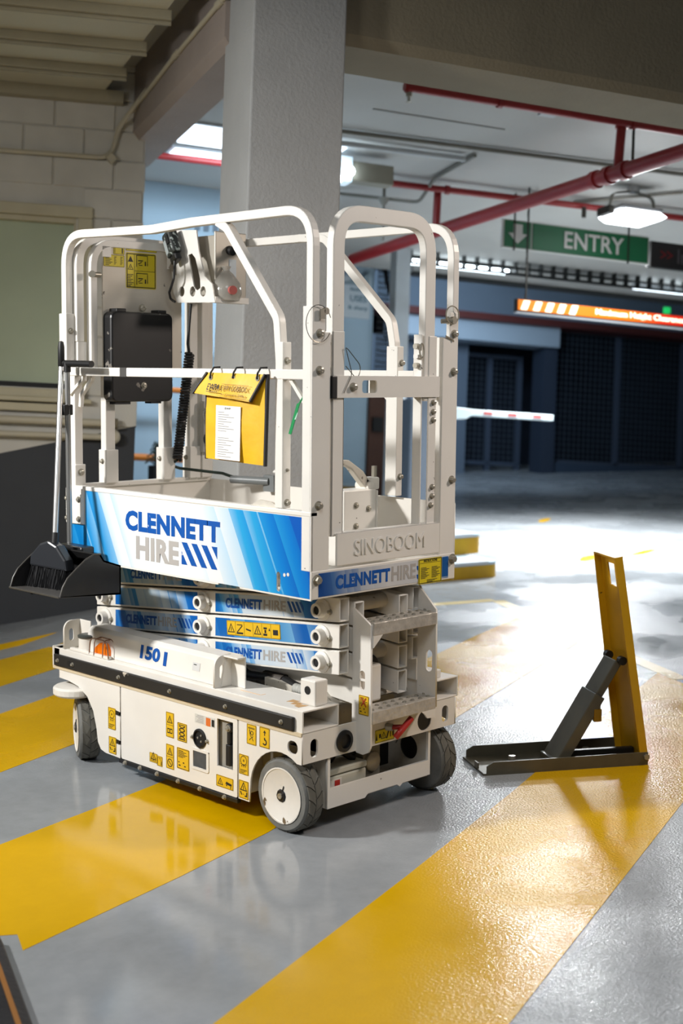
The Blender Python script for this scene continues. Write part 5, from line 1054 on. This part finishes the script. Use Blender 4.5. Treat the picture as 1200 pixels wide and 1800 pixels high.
# rear hoops and posts
rail('rear_hoop', [(0.085, 1.34, 1.60), (0.085, 1.34, 1.992), (0.70, 1.34, 1.992)], 0.10, 0.034, (0, 1, 0), 'outer rear hoop rail')
rail('rear_hoop', [(0.132, 1.315, 1.50), (0.132, 1.315, 1.978), (0.69, 1.315, 1.978)], 0.10, 0.030, (0, 1, 0), 'inner rear hoop rail')
part('rail_sleeve', G().box(0.070, 0.112, 1.322, 1.360, 1.45, 1.60), RAIL, LIFT, 0.003)
part('hoop_knob', G().cyl((0.118, 1.295, 1.855), (0.110, 1.28, 1.855), 0.013, 12).cyl((0.160, 1.30, 1.855), (0.12, 1.30, 1.855), 0.010, 10), STEEL, LIFT, smooth=True)
for x0, x1, z1 in ((0.183, 0.241, 1.48), (0.464, 0.522, 1.97), (0.600, 0.655, 1.97), (0.664, 0.716, 1.97)):
    pr_ = part('rear_post', G().box(x0 + 0.006, x1 - 0.008, 1.310, 1.345, 1.05, z1).box(x0, x1, 1.300, 1.352, 1.055, 1.185), RAIL, LIFT, 0.003); screw(pr_, SIDE(1.326, 1.14, x0), 0.007, hgt=0.008)
part('rear_mid_rail', G().box(0.08, 0.72, 1.318, 1.345, 1.471, 1.503), RAIL, LIFT, 0.003)
rp = part('rear_plate', G().prism([(0.176, 1.47), (0.560, 1.47), (0.560, 2.0), (0.235, 1.985), (0.205, 1.965), (0.184, 1.93), (0.176, 1.88)], FRONT(0, 0, 1.312), 0.006), mat('rear_plate_paint', (214, 206, 192), 0.5, var=0.05, chips=(90, 80, 72), chip_t=0.68, chip_s=26), LIFT, label='rear closing plate carrying yellow stickers')
part('catch_tab', G().box(0.172, 0.212, 1.300, 1.306, 1.925, 1.965), RAIL, LIFT)
sticker(FRONT(0.285, 1.812, 1.306), 0.146, 0.138, 'manual', LIFT, YEL2, name='manual_sticker', lab='large yellow operating sticker')
sticker(FRONT(0.285, 1.956, 1.306), 0.150, 0.030, 'strip', LIFT, YEL2, name='manual_sticker')
sticker(FRONT(0.180, 1.890, 1.306), 0.098, 0.046, 'table', LIFT, YEL2, name='manual_sticker')
sticker(FRONT(0.226, 1.938, 1.306), 0.052, 0.048, 'chart', LIFT, YEL2, name='manual_sticker')
# black manual box on the rear plate
mbx = part('manual_box', G().prism(rrect(0.172, 1.372, 0.470, 1.718, 0.025, 4), FRONT(0, 0, 1.305), 0.058), SCUFF, LIFT, 0.008, label='black plastic manual box')
part('lid_ridge', G().box(0.20, 0.245, 1.25, 1.30, 1.716, 1.730), BLACK, mbx, 0.003); part('lid_ridge', G().box(0.40, 0.44, 1.25, 1.30, 1.716, 1.730), BLACK, mbx, 0.003); screw(mbx, FRONT(0.335, 1.735, 1.27), 0.011, hgt=0.012); screw(mbx, FRONT(0.325, 1.435, 1.247), 0.009)
part('foot', G().box(0.20, 0.27, 1.26, 1.30, 1.362, 1.374), BLACK, mbx); part('foot', G().box(0.37, 0.42, 1.26, 1.30, 1.364, 1.374), BLACK, mbx)

# ---- control station: punched side plate, box, handset, cable
BX_ = 0.490; dy = -0.073; 
def up_(u, v): return (u, v)
PTS = [(1.281, 2.048), (1.123, 2.038), (1.108, 1.955), (1.074, 1.860), (1.028, 1.828), (1.010, 1.757), (1.242, 1.762), (1.266, 1.803), (1.278, 1.895), (1.362, 1.899), (1.372, 1.962), (1.281, 1.958)]
hole = lambda y, z, a, b_: [(-y + a * math.cos(2 * math.pi * i / 18), z + b_ * math.sin(2 * math.pi * i / 18)) for i in range(18)]
slot = [(-1.172, 1.945), (-1.150, 1.950), (-1.128, 1.930), (-1.100, 1.850), (-1.098, 1.815), (-1.116, 1.806), (-1.136, 1.815), (-1.150, 1.86)]
cp = plate('control_plate', [[(-y, z) for y, z in PTS], slot, hole(1.213, 1.805, 0.017, 0.020), hole(1.146, 1.803, 0.017, 0.020), hole(1.082, 1.801, 0.017, 0.020)], 0.006, SIDE(0, 0, BX_), RAIL, LIFT, label='white punched plate holding the hand controller')
cbx = part('control_box', G().box(0.535, 0.700, 1.07, 1.30, 1.79, 2.02).box(0.53, 0.69, 1.06, 1.07, 1.77, 2.035), mat('control_box_grey', (176, 170, 158), 0.35, 0.2), LIFT, 0.004, label='grey control box at the rear')
part('window_slot', G().box(0.60, 0.635, 1.057, 1.06, 1.84, 1.93), mat('pale_slot', (190, 200, 206), 0.5), cbx); part('black_socket', G().cyl((0.60, 1.06, 1.965), (0.60, 1.035, 1.96), 0.018, 12), BLACK, cbx, smooth=True)
part('tray', G().box(0.488, 0.66, 1.012, 1.06, 1.757, 1.763).box(0.49, 0.66, 1.01, 1.016, 1.757, 1.78), RAIL, LIFT)
bagm = mat('clear_bag', (206, 204, 196), 0.15, trans=0.55, alpha=0.8)
bag = part('button_bag', G().lathe([(0.0, 0.0), (0.052, 0.004), (0.062, 0.03), (0.055, 0.07), (0.028, 0.105), (0.012, 0.12), (0.02, 0.135), (0.0, 0.137)], Matrix.Translation((0.565, 1.035, 1.764)), 14), bagm, LIFT, smooth=True, label='clear plastic bag over the emergency stop')
part('stop_button', G().cyl((0.548, 0.985, 1.805), (0.543, 0.968, 1.805), 0.017, 16), mat('faded_red', (176, 90, 84), 0.4), bag, smooth=True)
hs = part('hand_controller', G().box(-0.038, 0.038, -0.05, 0.05, -0.02, 0.02), mat('controller_dark', (40, 44, 42), 0.5, var=0.3, vscale=40, chips=(150, 160, 156), chip_t=0.58, chip_s=60), LIFT, 0.010, M=SIDE(1.235, 1.99, BX_ - 0.035) @ Matrix.Rotation(math.radians(24), 4, 'Z') @ Matrix.Rotation(math.radians(-15), 4, 'Y'), label='dark hand controller with grey screen')
part('screen', G().box(-0.030, -0.006, -0.035, 0.02, 0.0195, 0.021), mat('controller_screen', (150, 158, 158), 0.3), hs); part('switch_pad', G().box(0.002, 0.026, -0.005, 0.03, 0.0195, 0.024), DARK, hs); part('collar', G().box(-0.03, 0.03, -0.078, -0.05, -0.014, 0.014), BLACK, hs, 0.006)
part('hook_tab', G().prism([(0, 0), (0.04, 0.05), (0.045, -0.03)], SIDE(1.29, 1.90, BX_ - 0.004), 0.004), mat('tab_grey', (150, 140, 128), 0.5), LIFT)
part('controller_cable', G().tube(bend([(0.445, 1.205, 1.92), (0.44, 1.20, 1.88), (0.44, 1.205, 1.85), (0.45, 1.245, 1.80), (0.47, 1.262, 1.775), (0.475, 1.24, 1.765)], 0.02), 0.005, 8), BLACK, LIFT, smooth=True)
part('controller_cable', G().tube(bend([(0.51, 1.185, 1.757), (0.51, 1.195, 1.68), (0.51, 1.205, 1.60), (0.52, 1.205, 1.555)], 0.05), 0.0055, 8), BLACK, LIFT, smooth=True)
# coiled cord
c0, c1 = Vector((0.52, 1.205, 1.565)), Vector((0.52, 1.285, 1.135)); ax_ = (c1 - c0).normalized(); e1 = ax_.cross(Vector((1, 0, 0))).normalized(); e2 = ax_.cross(e1)
pts = []
N = 38
for i in range(N * 8 + 1):
    t = i / (N * 8); a = 2 * math.pi * i / 8; r_ = 0.0155; pts.append(tuple(c0 + (c1 - c0) * t + e1 * (r_ * math.cos(a)) + e2 * (r_ * math.sin(a))))
part('coiled_cord', G().tube(pts, 0.0058, 6), BLACK, LIFT, smooth=True, label='black coiled controller cord')
part('controller_cable', G().tube(bend([(0.52, 1.285, 1.135), (0.52, 1.33, 1.11), (0.53, 1.28, 1.10), (0.62, 1.12, 1.085), (0.66, 1.05, 1.06)], 0.03), 0.006, 8), mat('green_black_cable', (30, 44, 36), 0.4), LIFT, smooth=True)
# socket outlet and plug on the far rear post
so = part('power_outlet', G().box(0.650, 0.705, 1.275, 1.305, 1.16, 1.37), mat('outlet_grey', (190, 186, 176), 0.4), LIFT, 0.005, label='grey power outlet on the rear post')
part('outlet_cover', G().lathe([(0.034, 0), (0.034, 0.016), (0.026, 0.022), (0.0, 0.022)], FRONT(0.678, 1.315, 1.275), 24), mat('clear_cover', (170, 166, 158), 0.2), so, smooth=True)
part('rotary_switch', G().lathe([(0.030, 0), (0.030, 0.010), (0.0, 0.012)], FRONT(0.678, 1.215, 1.275), 24).box(0.672, 0.684, 1.255, 1.275, 1.19, 1.24), BLACK, so)
part('cable_plug', G().cyl((0.64, 1.09, 1.062), (0.70, 0.93, 1.060), 0.016, 12).box(0.695, 0.718, 0.90, 0.96, 1.02, 1.085), mat('plug_grey', (112, 116, 116), 0.4), LIFT, smooth=True)
part('plug_bracket', G().sweep(bend([(0.715, 0.86, 1.04), (0.715, 0.86, 1.10), (0.715, 0.92, 1.10)], 0.015), 0.014, 0.006), RAIL, LIFT)
# deck extension lock: box, pedal and lever
lb_ = part('lock_box', G().box(0.50, 0.665, 0.315, 0.40, 0.80, 1.075).box(0.665, 0.672, 0.31, 0.40, 0.80, 1.07), RAIL, LIFT, 0.005, label='white deck lock box inside the platform')
for x, z in ((0.560, 1.02), (0.625, 1.005), (0.56, 0.945)): screw(lb_, FRONT(x, z, 0.315), 0.008)
part('lock_lever', G().prism([(0.0, 0.0), (0.015, 0.028), (-0.03, 0.075), (-0.10, 0.115), (-0.145, 0.118), (-0.15, 0.108), (-0.09, 0.085), (-0.04, 0.035)], FRONT(0.640, 1.068, 0.36), 0.030), GRIME, LIFT, 0.004, label='worn white lock lever')
part('lever_block', G().box(0.625, 0.70, 0.33, 0.38, 1.07, 1.115).cyl((0.645, 0.32, 1.085), (0.645, 0.39, 1.085), 0.018, 14), RAIL, LIFT, 0.006); part('lever_bolt', G().cyl((0.69, 0.35, 1.11), (0.69, 0.35, 1.155), 0.010, 8), STEEL, LIFT)
part('seat_scrap', G().prism([(0, 0), (0.04, 0.02), (0.10, 0.016), (0.14, 0.0)], SIDE(0.30, 1.056, 0.055), 0.01), GRIME, LIFT)
# retaining wires and pins
WIRE = mat('steel_wire', (96, 90, 80), 0.3, 0.9)
def ring_path(c, rx, rz, ax1, ax2, n=26, a0=0, a1=360): return [tuple(Vector(c) + Vector(ax1) * rx * math.cos(math.radians(a0 + (a1 - a0) * i / n)) + Vector(ax2) * rz * math.sin(math.radians(a0 + (a1 - a0) * i / n))) for i in range(n + 1)]
part('retaining_wire', G().tube(ring_path((0.050, -0.008, 1.645), 0.055, 0.058, (1, 0, 0), (0, 0, 1), a0=20, a1=330), 0.0013, 5), WIRE, LIFT)
part('retaining_pin', G().cyl((0.082, -0.012, 1.685), (0.082, 0.03, 1.685), 0.011, 10).box(0.055, 0.075, -0.012, -0.006, 1.66, 1.69), STEEL, LIFT)
part('retaining_wire', G().tube(bend([(0.168, -0.004, 1.43), (0.205, -0.004, 1.49), (0.178, 0.0, 1.575), (0.19, 0.0, 1.568), (0.262, 0.01, 1.515), (0.245, 0.01, 1.47), (0.19, 0.01, 1.515)], 0.03), 0.0014, 5), WIRE, LIFT)
part('retaining_pin', G().cyl((0.69, -0.01, 1.675), (0.655, 0.01, 1.672), 0.008, 8).cyl((0.70, -0.012, 1.677), (0.70, 0.02, 1.677), 0.014, 10), STEEL, LIFT)
part('retaining_wire', G().tube(ring_path((0.692, -0.008, 1.695), 0.034, 0.030, (1, 0, 0), (0, 0, 1)), 0.0025, 6), STEEL, LIFT); part('retaining_wire', G().tube(ring_path((0.545, 0.0, 1.57), 0.010, 0.024, (1, 0, 0), (0, 0, 1)), 0.003, 6), STEEL, LIFT)
part('pin_clip', G().tube([(0.664, -0.004, 1.622), (0.70, -0.004, 1.612), (0.706, -0.004, 1.604)], 0.003, 6), STEEL, LIFT)

# ================================================================== THINGS HUNG ON THE LIFT
# logbook pouch
PVC = mat('yellow_pvc', (226, 176, 20), 0.5, var=0.10, vscale=14, bump=0.25, bscale=14)
pu = root('logbook_pouch', 'yellow logbook pouch with black edging hung on the middle rail', 'pouch', Matrix.Translation((0.02, 0.487, 1.195)))
PU = Matrix(((0, 0, -1, 0), (-1, 0, 0, 0), (0, 1, 0, 0), (0, 0, 0, 1)))
def sheet(pts_top, pts_bot, nz, bulge, t, name, m, parent):
    g = G(); nx_ = 10
    for side in (0, t):
        for j in range(nz + 1):
            v = j / nz
            for i in range(nx_ + 1):
                u = i / nx_; a = Vector(pts_bot[0]).lerp(Vector(pts_bot[1]), u); b_ = Vector(pts_top[0]).lerp(Vector(pts_top[1]), u); p_ = a.lerp(b_, v)
                p_.z += bulge * math.sin(math.pi * u) * math.sin(math.pi * min(1, v * 0.9 + 0.05)) + 0.0015 * math.sin(9 * u + 5 * v) + side; g.v.append(tuple(PU @ p_))
    S_ = (nz + 1) * (nx_ + 1)
    for j in range(nz):
        for i in range(nx_):
            a = j * (nx_ + 1) + i; g.f += [(a, a + 1, a + nx_ + 2, a + nx_ + 1), (S_ + a, S_ + a + nx_ + 1, S_ + a + nx_ + 2, S_ + a + 1)]
    for j in range(nz):
        a = j * (nx_ + 1); b_ = a + nx_; g.f += [(a, a + nx_ + 1, S_ + a + nx_ + 1, S_ + a), (b_, S_ + b_, S_ + b_ + nx_ + 1, b_ + nx_ + 1)]
    for i in range(nx_): a = i; b_ = nz * (nx_ + 1) + i; g.f += [(a, S_ + a, S_ + a + 1, a + 1), (b_, b_ + 1, S_ + b_ + 1, S_ + b_)]
    return part(name, g, m, parent, smooth=True)
sheet([(0.0, 0.275, 0), (0.295, 0.285, 0)], [(0.0, 0.008, 0), (0.288, -0.002, 0)], 8, 0.010, 0.012, 'pouch_body', PVC, pu)
sheet([(0.012, 0.295, 0.012), (0.300, 0.291, 0.012)], [(-0.042, 0.226, 0.030), (0.248, 0.202, 0.034)], 6, 0.004, 0.003, 'flap', PVC, pu)
EDG = mat('black_binding', (30, 28, 30), 0.6)
def edge(a, b_, parent=pu, w=0.008): return part('binding', G().sweep([tuple(PU @ Vector(a)), tuple(PU @ Vector(b_))], w, 0.012, (1, 0, 0)), EDG, parent, 0.002)
edge((0.0, 0.24, 0.006), (-0.004, 0.005, 0.006)); edge((0.303, 0.292, 0.008), (0.292, -0.005, 0.008), w=0.009); edge((0.010, 0.295, 0.014), (-0.044, 0.224, 0.032), w=0.008); edge((0.300, 0.291, 0.016), (0.250, 0.202, 0.036), w=0.008)
for x in (0.035, 0.15, 0.268):
    e = part('eyelet', G().lathe([(0.009, 0), (0.009, 0.003), (0.004, 0.003), (0.004, 0.0)], PU @ Matrix.Translation((x, 0.278, 0.0195)), 14), STEEL, pu); part('cable_tie', G().tube([tuple(PU @ Vector((x, 0.276, 0.024))), tuple(PU @ Vector((x + 0.002, 0.295, 0.022))), tuple(PU @ Vector((x + 0.006, 0.312, 0.012))), tuple(PU @ Vector((x + 0.012, 0.313, -0.01)))], 0.0032, 6), BLACK, e)
PAP = mat('paper_white', (226, 224, 220), 0.6)
pa = part('log_sheet', G().box(0, 0.124, 0, 0.178, 0, 0.001), PAP, pu, M=PU @ Matrix.Translation((0.063, 0.010, 0.0245)) @ Matrix.Rotation(math.radians(-1.5), 4, 'Z'))
link('heading', text_mesh('EWP', 0.03, 0.006, 0.0003, 0.02), INK, pa, Matrix.Translation((0.045, 0.166, 0.001)))
g = G()
for i in range(20):
    if i in (9, 10): continue
    y = 0.155 - i * 0.0077; x0 = 0.012 + 0.012 * ((i * 3) % 3); g.box(x0, x0 + 0.03 + 0.05 * ((i * 7) % 5) / 4, y, y + 0.0016, 0.001, 0.0013)
part('print', g, mat('faint_ink', (120, 118, 116), 0.6), pa)['kind'] = 'stuff'
FM = PU @ Matrix.Translation((0.036, 0.238, 0.041)) @ Matrix.Rotation(math.radians(-2), 4, 'Z') @ Matrix.Rotation(math.radians(-14), 4, 'X')
link('logo_word', text_mesh('EWPA', 0.062, 0.022, 0.0006, 0.012, shear=0.25), INK, pu, FM); part('underline', G().box(0, 0.06, -0.006, -0.004, 0, 0.0006), INK, pu, M=FM)
link('title', text_mesh('EWP LOGBOOK', 0.125, 0.017, 0.0006, 0.0), mat('faded_ink', (110, 84, 40), 0.6), pu, FM @ Matrix.Translation((0.075, 0.002, 0)))
link('subtitle', text_mesh('for Operator Daily', 0.115, 0.008, 0.0006, 0.0), mat('faded_ink', (110, 84, 40)), pu, FM @ Matrix.Translation((0.078, -0.016, 0.0005)))
part('rule_line', G().box(0.072, 0.205, 0.023, 0.024, 0, 0.0006).box(0.072, 0.205, -0.021, -0.020, 0, 0.0006), mat('faded_ink', (110, 84, 40)), pu, M=FM)
# green tag
gtg = root('green_tag', 'small green plastic tag tied under the middle rail', 'tag', Matrix.Translation((0.035, 0.062, 1.395)))
part('strip', G().prism([(-0.008, 0.0), (0.006, 0.004), (-0.034, -0.098), (-0.046, -0.096)], PU, 0.003), mat('tag_green', (30, 140, 80), 0.35), gtg); part('tie', G().tube([(0.0, 0.0, 0.0), (0.004, -0.012, 0.02), (0.01, -0.015, 0.03)], 0.003, 6), mat('tag_green', (30, 140, 80)), gtg)
part('glint_patch', G().prism([(-0.006, -0.03), (-0.001, -0.025), (-0.012, -0.05), (-0.018, -0.05)], PU @ Matrix.Translation((0, 0, 0.003)), 0.0006), mat('tag_glint', (180, 220, 200), 0.2), gtg)  # pale patch paints a highlight onto the tag
# lobby broom
br = root('broom', 'long aluminium broom with black brush resting in the dustpan', 'broom', Matrix.Translation((-0.03, 1.285, 0.70)))
def Lc(x, y, z): return (x + 0.03, y - 1.285, z - 0.70)
part('grip', G().lathe([(0.010, 0.0), (0.0125, 0.004), (0.0125, 0.075), (0.009, 0.094), (0.0, 0.098)], Matrix.Translation(Lc(-0.03, 1.2835, 1.503)), 14), BLACK, br, smooth=True)
part('pole', G().tube([Lc(-0.03, 1.2835, 1.506), Lc(-0.150, 1.158, 0.880)], 0.0105, 14), ALU, br, smooth=True)
part('pole_socket', G().tube([Lc(-0.146, 1.161, 0.90), Lc(-0.154, 1.155, 0.855)], 0.014, 12), BLACK, br, smooth=True)
part('brush_head', G().prism([(-0.10, -0.02), (-0.095, 0.02), (-0.05, 0.065), (-0.01, 0.078), (0.03, 0.06), (0.07, 0.01), (0.078, -0.03)], Matrix(((0.25, 0, -1, -0.10), (-1, 0, -0.25, -0.12), (0, 1, 0, 0.095), (0, 0, 0, 1))), 0.045), mat('brush_plastic', (44, 46, 50), 0.3), br, 0.008)
g = G()
for i in range(420):
    u = random.uniform(-0.095, 0.07); w_ = random.uniform(-0.02, 0.02); Z0 = 0.07 - 0.012 * abs(u) ; L_ = random.uniform(0.075, 0.10)
    bx0 = (0.25 * u - w_ - 0.122, -u - 0.125, Z0 + 0.01); g.sweep([bx0, (bx0[0] - 0.02 + random.uniform(-0.01, 0.01), bx0[1] + random.uniform(-0.012, 0.012), Z0 - L_)], 0.0014, 0.0014, n=3)
part('bristles', g, mat('bristle_black', (34, 34, 36), 0.45), br)['kind'] = 'stuff'
# lobby dustpan
dp = root('dustpan', 'black long-handled dustpan hung on the rear corner of the platform', 'dustpan', Matrix.Translation((-0.03, 1.25, 0.69)))
def Ld(x, y, z): return (x + 0.03, y - 1.25, z - 0.69)
part('t_grip', G().tube([Ld(-0.03, 1.262, 1.517), Ld(-0.03, 1.09, 1.515)], 0.0125, 12).tube([Ld(-0.03, 1.246, 1.52), Ld(-0.03, 1.246, 1.485)], 0.014, 12), BLACK, dp, smooth=True)
part('pole', G().tube([Ld(-0.03, 1.246, 1.49), Ld(-0.028, 1.243, 0.83)], 0.0105, 14), ALU, dp, smooth=True)
part('pole_clip', G().box(*[v for ab in zip(Ld(-0.052, 1.235, 1.325), Ld(-0.012, 1.285, 1.365)) for v in ab]), BLACK, dp, 0.004)
PB = mat('dustpan_black', (30, 30, 31), 0.32, var=0.15); Y0_, Y1_ = 0.945, 1.262
prof = [(-0.012, 0.683), (-0.274, 0.700), (-0.262, 0.735), (-0.242, 0.765), (-0.205, 0.795), (-0.165, 0.825), (-0.129, 0.840), (-0.100, 0.838), (-0.085, 0.815), (-0.012, 0.790)]
PX = lambda y: Matrix(((1, 0, 0, 0.03), (0, 0, 1, y - 1.25), (0, 1, 0, -0.69), (0, 0, 0, 1)))
part('pan_side', G().prism(prof, PX(Y0_), 0.004), PB, dp); part('pan_side', G().prism(prof, PX(Y1_), 0.004), PB, dp)
part('pan_floor', G().prism([(-0.012, 0.683), (-0.276, 0.698), (-0.276, 0.702), (-0.012, 0.690)], PX(Y0_), Y1_ - Y0_ + 0.004), mat('pan_floor_grey', (78, 76, 74), 0.35), dp)
part('pan_back', G().prism([(-0.018, 0.683), (-0.012, 0.683), (-0.012, 0.790), (-0.085, 0.815), (-0.10, 0.838), (-0.105, 0.834), (-0.089, 0.810), (-0.018, 0.786)], PX(Y0_), Y1_ - Y0_ + 0.004), PB, dp)
part('pole_socket', G().box(*[v for ab in zip(Ld(-0.075, 1.10, 0.815), Ld(-0.015, 1.262, 0.845)) for v in ab]), PB, dp, 0.008)
for y in (Y0_ - 0.001, Y1_ + 0.001): part('rim_edge', G().tube([Ld(x, y, z) for x, z in prof[1:8]], 0.0035, 6), mat('rim_grey', (70, 68, 64), 0.3), dp, smooth=True)
part('rim_edge', G().tube([Ld(-0.276, Y0_, 0.70), Ld(-0.276, Y1_ + 0.004, 0.70)], 0.0035, 6), mat('rim_grey', (70, 68, 64)), dp)
